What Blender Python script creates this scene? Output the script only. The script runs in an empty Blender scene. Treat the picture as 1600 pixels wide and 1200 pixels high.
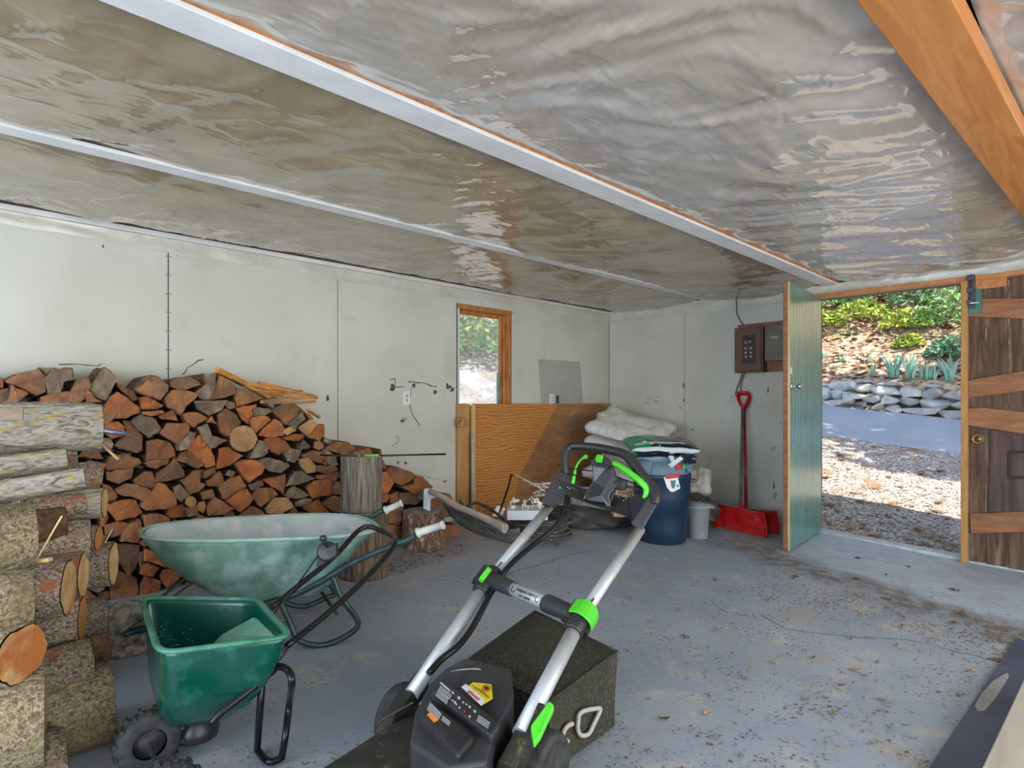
import bpy, bmesh, math, random
from mathutils import Vector, Matrix, noise
R=random.Random(7)
sc=bpy.context.scene
COL=sc.collection
# ---------------------------------------------------------------- camera, sky, sun, exposure
CH=1.22; FPX=950.0; S2=math.sqrt(2)
cd=bpy.data.cameras.new('camera'); cam=bpy.data.objects.new('camera',cd); COL.objects.link(cam)
cam.location=(0,0,CH); cam.rotation_euler=(math.pi/2,0,-math.pi/4)
cd.sensor_width=36; cd.lens=FPX/1600*36; cd.shift_y=30/1600; cd.clip_start=.05; cd.clip_end=200
sc.camera=cam
w=bpy.data.worlds.new('sky'); sc.world=w; w.use_nodes=True
nt=w.node_tree; bg=nt.nodes['Background']; sky=nt.nodes.new('ShaderNodeTexSky')
sky.sky_type='NISHITA'; sky.sun_disc=False; sky.sun_elevation=math.radians(52); sky.sun_rotation=math.radians(215)
sky.air_density=1.0; sky.dust_density=1.5
nt.links.new(sky.outputs[0],bg.inputs[0]); bg.inputs[1].default_value=0.30
sd=bpy.data.lights.new('sun','SUN'); so=bpy.data.objects.new('sun',sd); COL.objects.link(so)
sd.energy=7.5; sd.angle=math.radians(.6); sd.color=(1,.89,.74)
SUN=Vector((-.34,-.40,.85)).normalized()
so.rotation_euler=SUN.to_track_quat('Z','Y').to_euler(); so.location=(-3,-5,9)
def area(name,loc,rot,sx,sy,e,c):
    l=bpy.data.lights.new(name,'AREA'); l.shape='RECTANGLE'; l.size=sx; l.size_y=sy; l.energy=e; l.color=c
    o=bpy.data.objects.new(name,l); COL.objects.link(o); o.location=loc; o.rotation_euler=rot; return o
# added area fills standing in for daylight from unseen openings behind the camera
area('garage_fill',(1.9,-2.45,1.15),(math.radians(90),0,0),5.6,2.1,150,(1,.97,.90))
area('entry_fill',(-2.55,1.3,1.2),(math.radians(90),0,math.radians(-90)),4.6,2.0,190,(.72,.85,1.0))
sc.view_settings.view_transform='Standard'; sc.view_settings.look='None'
sc.view_settings.exposure=0.0; sc.view_settings.gamma=1; sc.view_settings.use_curve_mapping=False
sc.cycles.max_bounces=8; sc.cycles.diffuse_bounces=5
# ---------------------------------------------------------------- measuring helpers (real distances in metres)
def ray(px,py):
    t=(px-800)/FPX; return Vector(((1+t)/S2,(1-t)/S2,(630-py)/FPX))
C0=Vector((0,0,CH))
def U(px,py,d): return C0+ray(px,py)*d
def S(px,py,z): r=ray(px,py); return C0+r*((z-CH)/r.z)
def WA(px,py,y=4.49): r=ray(px,py); return C0+r*(y/r.y)
def WB(px,py,x=6.2): r=ray(px,py); return C0+r*(x/r.x)
def sm(a): a=max(0,min(1,a)); return a*a*(3-2*a)
def fz(x,y): return .045*(y-2.2)
def FL(px,py): r=ray(px,py); d=(CH+.099)/(.045*r.y-r.z); return C0+r*d
# ---------------------------------------------------------------- materials
MATS={}
def mat(name,c1,c2=None,rough=.7,metal=0,scale=8,stretch=(1,1,1),bump=.0,bscale=None,c3=None,c3scale=2,c3lo=.5,c3hi=.7,vary=0,spec=.5,coat=0,coatr=.1,detail=5,trans=0,distort=0,wave=None,lo=.35,hi=.65,emit=None):
    if name in MATS: return MATS[name]
    m=bpy.data.materials.new(name); m.use_nodes=True; n=m.node_tree.nodes; l=m.node_tree.links
    b=n['Principled BSDF']; MATS[name]=m
    b.inputs['Roughness'].default_value=rough; b.inputs['Metallic'].default_value=metal
    b.inputs['Specular IOR Level'].default_value=spec
    if coat: b.inputs['Coat Weight'].default_value=coat; b.inputs['Coat Roughness'].default_value=coatr
    if trans: b.inputs['Transmission Weight'].default_value=trans
    tc=n.new('ShaderNodeTexCoord'); mp=n.new('ShaderNodeMapping'); mp.inputs['Scale'].default_value=stretch
    l.new(tc.outputs['Object'],mp.inputs[0])
    oi=n.new('ShaderNodeObjectInfo'); ad=n.new('ShaderNodeVectorMath'); ad.operation='MULTIPLY_ADD'
    l.new(oi.outputs['Random'],ad.inputs[0]); ad.inputs[1].default_value=(17,23,11) if vary else (0,0,0); l.new(mp.outputs[0],ad.inputs[2])
    vec=ad.outputs[0]
    nz=n.new('ShaderNodeTexNoise'); nz.inputs['Scale'].default_value=scale; nz.inputs['Detail'].default_value=detail; nz.inputs['Distortion'].default_value=distort
    l.new(vec,nz.inputs['Vector']); fac=nz.outputs['Fac']
    if wave:
        wv=n.new('ShaderNodeTexWave'); wv.wave_type=wave[0]; wv.inputs['Scale'].default_value=wave[1]; wv.inputs['Distortion'].default_value=wave[2]; wv.inputs['Detail'].default_value=3
        if wave[0]=='RINGS': wv.rings_direction=wave[3]
        else: wv.bands_direction=wave[3]
        l.new(vec,wv.inputs['Vector'])
        mx=n.new('ShaderNodeMix'); mx.data_type='FLOAT'; mx.inputs[0].default_value=.5; l.new(nz.outputs['Fac'],mx.inputs[2]); l.new(wv.outputs['Fac'],mx.inputs[3]); fac=mx.outputs[0]
    c2=c2 or c1
    rp=n.new('ShaderNodeValToRGB'); rp.color_ramp.elements[0].position=lo; rp.color_ramp.elements[1].position=hi
    rp.color_ramp.elements[0].color=(*c1,1); rp.color_ramp.elements[1].color=(*c2,1); l.new(fac,rp.inputs[0]); col=rp.outputs[0]
    if c3:
        n3=n.new('ShaderNodeTexNoise'); n3.inputs['Scale'].default_value=c3scale; n3.inputs['Detail'].default_value=6; l.new(vec,n3.inputs['Vector'])
        mr=n.new('ShaderNodeMapRange'); mr.inputs[1].default_value=c3lo; mr.inputs[2].default_value=c3hi; l.new(n3.outputs['Fac'],mr.inputs[0])
        m3=n.new('ShaderNodeMix'); m3.data_type='RGBA'; l.new(mr.outputs[0],m3.inputs[0]); l.new(col,m3.inputs[6]); m3.inputs[7].default_value=(*c3,1); col=m3.outputs[2]
    if vary:
        hs=n.new('ShaderNodeHueSaturation'); ml=n.new('ShaderNodeMapRange'); ml.inputs[3].default_value=1-vary; ml.inputs[4].default_value=1+vary
        l.new(oi.outputs['Random'],ml.inputs[0]); l.new(ml.outputs[0],hs.inputs['Value']); l.new(col,hs.inputs['Color']); col=hs.outputs[0]
    l.new(col,b.inputs['Base Color'])
    if bump:
        bn=n.new('ShaderNodeTexNoise'); bn.inputs['Scale'].default_value=bscale or scale; bn.inputs['Detail'].default_value=6; l.new(vec,bn.inputs['Vector'])
        bp=n.new('ShaderNodeBump'); bp.inputs['Strength'].default_value=bump; bp.inputs['Distance'].default_value=.02
        l.new(bn.outputs['Fac'],bp.inputs['Height']); l.new(bp.outputs[0],b.inputs['Normal'])
    if emit: b.inputs['Emission Color'].default_value=(*c1,1); b.inputs['Emission Strength'].default_value=emit
    return m
def film_bump(m,rot):
    n=m.node_tree.nodes; l=m.node_tree.links; b=n['Principled BSDF']; tc=n.new('ShaderNodeTexCoord'); prev=None
    for sc_,st,rt,dist in ((5,(1,4,1),rot,.030),(17,(1,3,1),rot+.5,.010),(2.2,(1,2.5,1),rot-.35,.05)):
        mp=n.new('ShaderNodeMapping'); mp.inputs['Rotation'].default_value=(0,0,rt); mp.inputs['Scale'].default_value=st; l.new(tc.outputs['Object'],mp.inputs[0])
        nz=n.new('ShaderNodeTexNoise'); nz.noise_type='RIDGED_MULTIFRACTAL'; nz.inputs['Scale'].default_value=sc_*.35; nz.inputs['Detail'].default_value=2.5; nz.inputs['Distortion'].default_value=.5; l.new(mp.outputs[0],nz.inputs['Vector'])
        bp=n.new('ShaderNodeBump'); bp.inputs['Strength'].default_value=.38; bp.inputs['Distance'].default_value=dist; l.new(nz.outputs['Fac'],bp.inputs['Height'])
        if prev: l.new(prev,bp.inputs['Normal'])
        prev=bp.outputs[0]
    b.inputs['Coat IOR'].default_value=2.0
    l.new(prev,b.inputs['Normal']); l.new(prev,b.inputs['Coat Normal'])
wall_m=mat('painted_board',(.51,.52,.46),(.60,.61,.56),rough=.55,scale=1.2,c3=(.48,.46,.40),c3scale=3,c3lo=.6,c3hi=.85,bump=.05,bscale=30)
wall_dk=mat('wall_backing',(.10,.09,.08),(.16,.14,.12),rough=.9)
trim_m=mat('white_painted_trim',(.62,.62,.60),(.70,.70,.69),rough=.5,scale=4)
batten_m=mat('white_batten',(.66,.67,.69),(.76,.77,.79),rough=.4,scale=6)
wood_or=mat('orange_lumber',(.42,.145,.028),(.55,.225,.055),rough=.45,scale=6,stretch=(.35,4,4),distort=1.2,bump=.06,coat=.3,coatr=.3)
wood_frame=mat('window_wood',(.36,.12,.03),(.55,.24,.07),rough=.5,scale=7,stretch=(4,4,.6),bump=.1)
ply_m=mat('plywood',(.42,.155,.03),(.56,.25,.07),rough=.5,scale=3,stretch=(1.3,1,4.2),distort=1.6,wave=('BANDS',2.6,9,'Z'),bump=.04,coat=.2,coatr=.3)
ply_m2=mat('plywood_darker',(.26,.12,.05),(.37,.185,.08),rough=.6,scale=3,stretch=(1.3,1,4),distort=1,bump=.05)
ply_b=mat('plywood_strip',(.40,.20,.07),(.50,.27,.10),rough=.6,scale=6,stretch=(3,3,.4))
pale_w=mat('pale_wood',(.60,.40,.16),(.75,.55,.26),rough=.6,scale=8,stretch=(3,3,.5),vary=.15)
bark_g=mat('grey_lichen_bark',(.10,.085,.065),(.40,.37,.31),rough=.95,scale=38,stretch=(.5,1.6,1.6),distort=1.5,c3=(.40,.30,.08),c3scale=34,c3lo=.57,c3hi=.66,bump=1,bscale=26,vary=.12,lo=.30,hi=.56,detail=12)
bark_b=mat('brown_bark',(.07,.045,.028),(.36,.29,.22),rough=.95,scale=75,detail=12,distort=.6,stretch=(1.3,1.8,1.8),bump=1,bscale=20,c3=(.30,.11,.05),c3scale=8,c3lo=.56,c3hi=.68,vary=.2)
bark_m=mat('mossy_bark',(.10,.07,.035),(.40,.33,.20),rough=.95,scale=85,detail=12,distort=1.2,bump=1,bscale=45,c3=(.15,.12,.055),c3scale=7,c3lo=.5,c3hi=.7,vary=.15)
ends=[mat('end_orange',(.24,.07,.02),(.45,.145,.04),rough=.8,scale=7,distort=1.2,c3=(.22,.10,.05),c3scale=4,c3lo=.45,c3hi=.65,bump=.35,bscale=45,vary=.22),
      mat('end_brown',(.16,.066,.028),(.34,.145,.06),rough=.85,scale=7,distort=1.2,c3=(.14,.085,.055),c3scale=4,c3lo=.45,c3hi=.68,bump=.35,bscale=45,vary=.22),
      mat('end_grey',(.13,.09,.06),(.27,.21,.145),rough=.9,scale=8,distort=1.2,c3=(.09,.07,.05),c3scale=5,c3lo=.5,c3hi=.7,bump=.4,bscale=45,vary=.2),
      mat('end_tan',(.34,.17,.07),(.48,.27,.12),rough=.85,scale=6,distort=1.0,c3=(.26,.14,.07),c3scale=6,c3lo=.5,c3hi=.7,bump=.3,bscale=40,vary=.12)]
side_m=mat('split_side',(.07,.035,.018),(.21,.11,.055),rough=.95,scale=9,stretch=(5,.8,5),bump=.8,bscale=12,vary=.25)
cut_m=mat('fresh_cut_end',(.48,.27,.11),(.66,.43,.20),rough=.8,scale=12,detail=9,c3=(.44,.18,.05),c3scale=5,c3lo=.45,c3hi=.6,bump=.2,bscale=40,vary=.1)
cut_o=mat('orange_heart_end',(.34,.19,.09),(.60,.38,.15),rough=.85,scale=9,detail=9,c3=(.40,.13,.03),c3scale=8,c3lo=.47,c3hi=.58,bump=.3,bscale=30)
kind_m=mat('kindling',(.42,.17,.04),(.60,.28,.08),rough=.6,scale=14,stretch=(1,1,1),vary=.2)
stump_m=mat('weathered_stump',(.09,.075,.06),(.27,.235,.19),rough=.95,scale=14,stretch=(5,5,.35),bump=.9,bscale=14,c3=(.12,.10,.08),c3scale=4,c3lo=.58,c3hi=.75)
stump_r=mat('reddish_stump',(.09,.05,.035),(.28,.17,.115),rough=.95,scale=34,stretch=(2,2,1),bump=1,bscale=22,c3=(.45,.40,.33),c3scale=14,c3lo=.56,c3hi=.66)
barrow_g=mat('weathered_green_tray',(.09,.21,.165),(.19,.34,.285),rough=.45,scale=7,distort=1.5,detail=9,c3=(.33,.47,.43),c3scale=9,c3lo=.48,c3hi=.70,bump=.05)
barrow_i=mat('chalky_tray_inside',(.34,.44,.42),(.50,.54,.55),rough=.6,scale=6,distort=.8,c3=(.55,.56,.56),c3scale=10,c3lo=.5,c3hi=.65,bump=.1,stretch=(1,1,1))
green_tube=mat('dark_green_tube',(.015,.04,.045),(.04,.075,.08),rough=.35,metal=.2,scale=20)
grip_w=mat('grey_white_grip',(.52,.53,.50),(.62,.63,.60),rough=.6)
hop_g=mat('hopper_green',(.0,.055,.036),(.002,.075,.05),rough=.25,scale=3,coat=.5,coatr=.15,c3=(.03,.16,.11),c3scale=9,c3lo=.58,c3hi=.78)
hop_l=mat('hopper_scuffed',(.12,.34,.25),(.20,.42,.32),rough=.35,scale=18,c3=(.4,.55,.48),c3scale=30,c3lo=.6,c3hi=.65)
blk=mat('black_plastic',(.018,.018,.02),(.032,.032,.034),rough=.38)
blk_r=mat('black_rubber',(.02,.02,.02),(.05,.05,.05),rough=.8,scale=30)
blk_t=mat('black_tube',(.012,.012,.014),rough=.22,metal=.3)
mud_r=mat('muddy_tire',(.13,.11,.085),(.36,.33,.28),rough=.95,scale=30,bump=.8,bscale=14,c3=(.06,.055,.05),c3scale=9,c3lo=.52,c3hi=.6)
mow_g=mat('graphite_plastic',(.032,.032,.037),(.045,.045,.052),rough=.33,scale=5)
mow_d=mat('deck_dusty',(.02,.02,.018),(.04,.037,.03),rough=.5,scale=12,c3=(.11,.10,.04),c3scale=40,c3lo=.60,c3hi=.7)
bag_m=mat('grass_bag_cloth',(.014,.014,.012),(.034,.032,.02),rough=.75,scale=3,c3=(.085,.08,.04),c3scale=90,c3lo=.50,c3hi=.72,bump=.2,bscale=160)
lime=mat('lime_green',(.07,.55,.02),(.09,.62,.03),rough=.35,coat=.3)
alu=mat('brushed_aluminium',(.50,.52,.54),(.56,.58,.60),rough=.42,metal=.45,scale=30,stretch=(1,1,1))
steel=mat('steel',(.45,.45,.45),(.6,.6,.6),rough=.3,metal=1)
steel_b=mat('axe_steel',(.35,.42,.50),(.50,.56,.63),rough=.45,metal=.3,scale=30,c3=(.25,.2,.18),c3scale=30,c3lo=.6,c3hi=.7)
brass=mat('brass',(.16,.10,.04),(.26,.17,.07),rough=.35,metal=.9)
white_p=mat('white_plastic',(.70,.70,.68),(.78,.78,.76),rough=.4)
lab_y=mat('yellow_label',(.80,.62,.02),rough=.5); lab_w=mat('white_label',(.75,.75,.78),rough=.5); lab_r=mat('red_print',(.45,.02,.02),rough=.5); lab_k=mat('black_print',(.01,.01,.01),rough=.5)
lab_o=mat('orange_label',(.70,.20,.03),rough=.5); lab_g=mat('grey_print',(.42,.42,.42),rough=.5); lab_t=mat('teal_print',(.02,.16,.22),rough=.5); lab_gr=mat('green_print',(.05,.40,.22),rough=.4)
can_b=mat('navy_bin',(.007,.025,.060),(.011,.035,.08),rough=.42,scale=4)
can_l=mat('grey_blue_bin',(.13,.21,.28),(.17,.26,.34),rough=.45)
bin_g=mat('grey_bin',(.22,.25,.27),(.27,.30,.32),rough=.5)
bag_g=mat('bag_green',(.0,.22,.09),(.01,.30,.13),rough=.3,coat=.4); bag_n=mat('bag_navy',(.008,.012,.035),(.02,.025,.06),rough=.3,coat=.5); bag_w=mat('bag_pale',(.42,.52,.58),(.55,.62,.68),rough=.35)
red_p=mat('red_plastic',(.48,.006,.01),(.60,.012,.016),rough=.3,coat=.4)
red_d=mat('deep_red_plastic',(.32,.004,.01),(.40,.01,.012),rough=.35,coat=.3)
shaft_g=mat('grey_shaft',(.09,.085,.10),(.15,.14,.15),rough=.4)
rust=mat('brown_panel_box',(.11,.052,.034),(.18,.08,.05),rough=.55,scale=6,bump=.05)
rustb=mat('reddish_backing_board',(.20,.09,.065),(.30,.16,.12),rough=.85,scale=8,stretch=(1,3,.8))
panel_g=mat('grey_green_steel',(.13,.13,.10),(.19,.18,.14),rough=.45,scale=5)
door_g=mat('green_door_paint',(.035,.14,.115),(.09,.25,.20),rough=.25,scale=16,stretch=(5,5,.3),coat=.6,coatr=.2,vary=.1,bump=.12,bscale=22)
door_b=[mat('old_dark_plank',(.06,.034,.022),(.135,.078,.048),rough=.8,scale=8,stretch=(4,4,.5),bump=.3,bscale=14,vary=.25,c3=(.24,.20,.17),c3scale=4,c3lo=.58,c3hi=.75)]
brace_m=mat('reddish_brace',(.20,.08,.03),(.31,.135,.055),rough=.6,scale=5,stretch=(1,.7,5),distort=.8,bump=.1,vary=.15)
yel_post=mat('yellow_jamb',(.40,.20,.06),(.50,.27,.09),rough=.6,scale=9,stretch=(5,5,.6))
grn_plate=mat('green_plate',(.02,.13,.095),(.03,.16,.12),rough=.4)
hose_m=mat('grey_hose',(.045,.042,.04),(.13,.12,.11),rough=.6,scale=12,vary=.3)
wire_w=mat('dusty_wire',(.48,.45,.40),(.62,.58,.52),rough=.7,vary=.15)
axe_h=mat('axe_handle',(.30,.24,.20),(.45,.38,.33),rough=.7,scale=12,stretch=(1,1,1))
foam=mat('white_insulation',(.58,.58,.54),(.74,.74,.70),rough=.9,scale=9,bump=.7,bscale=9)
card=mat('cardboard',(.42,.27,.15),(.48,.32,.19),rough=.85)
dark_cloth=mat('dark_tarp',(.03,.03,.035),(.09,.085,.085),rough=.6,scale=7,bump=.6,bscale=7)
leaf_m=mat('dry_leaf',(.22,.10,.06),(.42,.30,.19),rough=.8,scale=14,vary=.45)
litter_m=mat('litter',(.09,.05,.03),(.30,.18,.09),rough=.9,scale=12)
stone_m=mat('field_stone',(.36,.38,.40),(.66,.66,.64),rough=.85,scale=4,c3=(.44,.40,.30),c3scale=5,c3lo=.5,c3hi=.7,bump=.6,bscale=9,vary=.2)
road_m=mat('asphalt',(.36,.41,.46),(.42,.47,.52),rough=.75,scale=2,bump=.1,bscale=90)
needle_m=mat('needle_litter',(.20,.13,.08),(.42,.30,.18),rough=.9)
iris_m=mat('iris_leaf',(.20,.44,.32),(.34,.58,.44),rough=.5,scale=4,vary=.2)
bush_m=[mat('yellow_green_leaves',(.30,.42,.06),(.50,.60,.14),rough=.6,scale=3),mat('mid_green_leaves',(.13,.32,.10),(.28,.48,.18),rough=.6,scale=3),mat('blue_green_leaves',(.12,.30,.17),(.26,.46,.29),rough=.6,scale=3)]
stem_m=mat('stem',(.12,.08,.05),(.2,.14,.09),rough=.9)
glass=mat('pane_glass',(.86,.90,.93),rough=.03,trans=.80)
teal_m=mat('teal_paint',(.10,.30,.28),(.15,.38,.36),rough=.5)
film_l=mat('film_tan',(.27,.215,.14),(.37,.31,.22),rough=.4,scale=3.5,distort=.8,detail=8,c3=(.22,.17,.11),c3scale=1.6,c3lo=.5,c3hi=.75,coat=1,coatr=.05,bump=.12,bscale=4,spec=.4)
film_r=mat('film_grey',(.40,.38,.36),(.52,.495,.47),rough=.45,scale=9,detail=8,c3=(.40,.35,.28),c3scale=1.2,c3lo=.42,c3hi=.66,coat=1,coatr=.06,bump=.12,bscale=4,spec=.4)
film_bump(film_l,.75); film_bump(film_r,.45)
film_w=mat('film_on_wall',(.52,.51,.45),(.62,.61,.55),rough=.35,scale=5,coat=.8,coatr=.12,bump=.3,bscale=14)
# floor: blue-grey painted concrete, worn and dirty near the door
def floor_material():
    m=bpy.data.materials.new('painted_concrete'); m.use_nodes=True; n=m.node_tree.nodes; l=m.node_tree.links; b=n['Principled BSDF']
    tc=n.new('ShaderNodeTexCoord'); P=tc.outputs['Object']
    def nz(s,d=6,dist=0):
        x=n.new('ShaderNodeTexNoise'); x.inputs['Scale'].default_value=s; x.inputs['Detail'].default_value=d; x.inputs['Distortion'].default_value=dist; l.new(P,x.inputs['Vector']); return x.outputs['Fac']
    def rng(v,a,c,o0=0,o1=1):
        x=n.new('ShaderNodeMapRange'); x.inputs[1].default_value=a; x.inputs[2].default_value=c; x.inputs[3].default_value=o0; x.inputs[4].default_value=o1; l.new(v,x.inputs[0]); return x.outputs[0]
    def mix(f,a,c):
        x=n.new('ShaderNodeMix'); x.data_type='RGBA'; l.new(f,x.inputs[0])
        for i,v in ((6,a),(7,c)):
            if isinstance(v,tuple): x.inputs[i].default_value=(*v,1)
            else: l.new(v,x.inputs[i])
        return x.outputs[2]
    def mth(op,a,c):
        x=n.new('ShaderNodeMath'); x.operation=op
        for i,v in ((0,a),(1,c)):
            if isinstance(v,(int,float)): x.inputs[i].default_value=v
            else: l.new(v,x.inputs[i])
        x.use_clamp=(op!='ADD')
        return x.outputs[0]
    base=mix(rng(nz(1.6),.35,.65),(.27,.32,.39),(.345,.39,.45))
    base=mix(rng(nz(5,8,.6),.55,.72),base,(.44,.44,.42))
    base=mix(rng(nz(2.3,8,1),.60,.75),base,(.36,.34,.30))
    sx=n.new('ShaderNodeSeparateXYZ'); l.new(P,sx.inputs[0])
    # dirt band in front of the doorway
    u=mth('ADD',mth('ADD',sx.outputs[0],rng(nz(3),.3,.7,-.16,.16)),rng(sx.outputs[1],0,4,.30,-.78))
    # band centre x=4.9..5.2
    near=mth('MULTIPLY',rng(u,4.38,4.62),rng(u,5.0,4.76)); near=mth('MULTIPLY',near,rng(sx.outputs[1],3.2,2.0))
    dirt=mth('MULTIPLY',near,rng(nz(11,8),.34,.56,.15,.9))
    base=mix(dirt,base,(.15,.125,.10))
    base=mix(mth('MULTIPLY',rng(nz(60,4),.60,.66),rng(nz(2.5),.45,.6)),base,(.15,.12,.09))
    ap=mth('MULTIPLY',rng(u,4.75,5.0),rng(sx.outputs[1],2.25,2.0)); base=mix(mth('MULTIPLY',ap,rng(nz(7),.3,.6,.3,.8)),base,(.46,.53,.62))
    # brown dust along the left wall
    dl=mth('MULTIPLY',rng(sx.outputs[1],3.3,4.0),rng(nz(5,7),.35,.6)); base=mix(mth('MULTIPLY',dl,.7),base,(.32,.28,.22))
    l.new(base,b.inputs['Base Color']); l.new(rng(nz(3),.3,.7,.42,.7),b.inputs['Roughness'])
    bp=n.new('ShaderNodeBump'); bp.inputs['Strength'].default_value=.25; bp.inputs['Distance'].default_value=.01; l.new(nz(35,8),bp.inputs['Height']); l.new(bp.outputs[0],b.inputs['Normal'])
    return m
floor_m=floor_material()
gravel_m=mat('gravel',(.20,.19,.19),(.66,.61,.55),rough=.9,scale=34,detail=9,lo=.38,hi=.62,c3=(.34,.20,.10),c3scale=2.6,c3lo=.55,c3hi=.72,bump=.8,bscale=40)
hill_m=mat('mulch_hill',(.24,.14,.09),(.62,.47,.34),rough=.95,scale=9,detail=9,c3=(.30,.36,.12),c3scale=1.1,c3lo=.56,c3hi=.72,bump=.7,bscale=16,lo=.38,hi=.6)
# ---------------------------------------------------------------- object helpers
ROOT={}
def tag(o,label=None,cat=None,group=None,kind=None):
    if label: o['label']=label
    if cat: o['category']=cat
    if group: o['group']=group
    if kind: o['kind']=kind
    return o
def thing(name,loc,label,cat,group=None):
    o=bpy.data.objects.new(name,None); COL.objects.link(o); o.location=loc; o.empty_display_size=.1; ROOT[o.name]=Vector(loc)
    return tag(o,label,cat,group)
class MB:
    def __init__(s): s.v=[]; s.f=[]; s.m=[]; s.sm=[]
    def add(s,vs,fs,mi=0,smooth=False):
        o=len(s.v); s.v+= [Vector(x) for x in vs]
        for f in fs: s.f.append([i+o for i in f]); s.m.append(mi); s.sm.append(smooth)
        return s
    def hexa(s,p,mi=0):  # p: 4 bottom ccw + 4 top
        return s.add(p,[(3,2,1,0),(4,5,6,7),(0,1,5,4),(1,2,6,5),(2,3,7,6),(3,0,4,7)],mi)
    def box(s,a,b,mi=0):
        x0,y0,z0=a; x1,y1,z1=b
        x0,x1=sorted((x0,x1)); y0,y1=sorted((y0,y1)); z0,z1=sorted((z0,z1))
        return s.hexa([(x0,y0,z0),(x1,y0,z0),(x1,y1,z0),(x0,y1,z0),(x0,y0,z1),(x1,y0,z1),(x1,y1,z1),(x0,y1,z1)],mi)
    def obox(s,c,ax,ay,az,hx,hy,hz,mi=0):
        c=Vector(c); ax,ay,az=[Vector(q).normalized() for q in (ax,ay,az)]
        P=[c+ax*(i*hx)+ay*(j*hy)+az*(k*hz) for k in(-1,1) for i,j in((-1,-1),(1,-1),(1,1),(-1,1))]
        return s.hexa(P,mi)
    def bar(s,a,b,wid,th,up=(0,0,1),mi=0):
        a=Vector(a);b=Vector(b); d=(b-a); L=d.length; d.normalize(); x=d.cross(Vector(up))
        if x.length<1e-4: x=d.cross(Vector((1,0,0)))
        x.normalize(); u=x.cross(d)
        return s.obox((a+b)/2,d,x,u,L/2,wid/2,th/2,mi)
    def tube(s,pts,r,seg=10,mi=0,cap=True,curve=True,closed=False,n=6,flat=1,flatup=(0,0,1)):
        pts=[Vector(p) for p in pts]
        if curve and len(pts)>2: 
            rr=r if isinstance(r,(list,tuple)) else None
            q=[];rq=[]
            N=len(pts)
            rngk=N if closed else N-1
            for i in range(rngk):
                p1=pts[i]; p2=pts[(i+1)%N]
                p0=pts[(i-1)%N] if (closed or i>0) else p1*2-p2
                p3=pts[(i+2)%N] if (closed or i<N-2) else p2*2-p1
                for k in range(n):
                    t=k/n
                    q.append(.5*((2*p1)+(p2-p0)*t+(2*p0-5*p1+4*p2-p3)*t*t+(3*p1-p0-3*p2+p3)*t**3))
                    if rr: rq.append(rr[i]+(rr[(i+1)%N]-rr[i])*t)
            if not closed:
                q.append(pts[-1]); 
                if rr: rq.append(rr[-1])
            pts=q; r=rq if rr else r
        N=len(pts); rr=r if isinstance(r,(list,tuple)) else [r]*N
        vs=[];pu=None
        for i,p in enumerate(pts):
            if closed: d=pts[(i+1)%N]-pts[i-1]
            else: d=(pts[min(i+1,N-1)]-pts[max(i-1,0)])
            if d.length<1e-9: d=Vector((0,0,1))
            d.normalize()
            if pu is None: 
                u=Vector((0,0,1)) if abs(d.z)<.9 else Vector((1,0,0))
            else: u=pu
            x=d.cross(u).normalized(); u=x.cross(d).normalized(); pu=u
            for k in range(seg):
                a=2*math.pi*k/seg; vs.append(p+x*(math.cos(a)*rr[i])+u*(math.sin(a)*rr[i]*flat))
        fs=[]
        for i in range(N if closed else N-1):
            j=(i+1)%N
            for k in range(seg): fs.append((i*seg+k,i*seg+(k+1)%seg,j*seg+(k+1)%seg,j*seg+k))
        s.add(vs,fs,mi,True)
        if cap and not closed:
            o=len(s.v)-len(vs)
            s.f.append([o+k for k in range(seg)][::-1]);s.m.append(mi);s.sm.append(False)
            s.f.append([o+(N-1)*seg+k for k in range(seg)]);s.m.append(mi);s.sm.append(False)
        return s
    def lathe(s,c,prof,seg=24,mi=0,ax=(0,0,1),smooth=True):
        c=Vector(c); az=Vector(ax).normalized(); t=Vector((1,0,0)) if abs(az.x)<.9 else Vector((0,1,0)); x=az.cross(t).normalized(); y=az.cross(x)
        vs=[c+x*(math.cos(2*math.pi*k/seg)*r)+y*(math.sin(2*math.pi*k/seg)*r)+az*h for r,h in prof for k in range(seg)]
        fs=[(i*seg+k,i*seg+(k+1)%seg,(i+1)*seg+(k+1)%seg,(i+1)*seg+k) for i in range(len(prof)-1) for k in range(seg)]
        return s.add(vs,fs,mi,smooth)
    def prism(s,poly,vec,mi=0,mside=None):
        n=len(poly); vec=Vector(vec); P=[Vector(p) for p in poly]; o=len(s.v)
        s.add(P+[p+vec for p in P],[],mi)
        s.f.append([o+i for i in range(n)]);s.m.append(mi);s.sm.append(False)
        s.f.append([o+n+i for i in range(n)][::-1]);s.m.append(mi);s.sm.append(False)
        for i in range(n):
            s.f.append([o+i,o+n+i,o+n+(i+1)%n,o+(i+1)%n]);s.m.append(mi if mside is None else mside);s.sm.append(False)
        return s
    def build(s,name,mats,parent=None,bevel=0,seg=2,sub=0,origin=None,solid=0,kind=None,label=None):
        if not isinstance(mats,(list,tuple)): mats=[mats]
        if parent is not None: org=ROOT[parent.name]
        elif origin is not None: org=Vector(origin)
        else:
            xs=[v.x for v in s.v]; ys=[v.y for v in s.v]; zs=[v.z for v in s.v]
            org=Vector(((min(xs)+max(xs))/2,(min(ys)+max(ys))/2,min(zs)))
        me=bpy.data.meshes.new(name); me.from_pydata([v-org for v in s.v],[],s.f)
        for m in mats: me.materials.append(m)
        me.polygons.foreach_set('material_index',s.m); me.polygons.foreach_set('use_smooth',s.sm); me.update()
        bm=bmesh.new(); bm.from_mesh(me); bmesh.ops.recalc_face_normals(bm,faces=bm.faces); bm.to_mesh(me); bm.free()
        o=bpy.data.objects.new(name,me); COL.objects.link(o)
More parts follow.
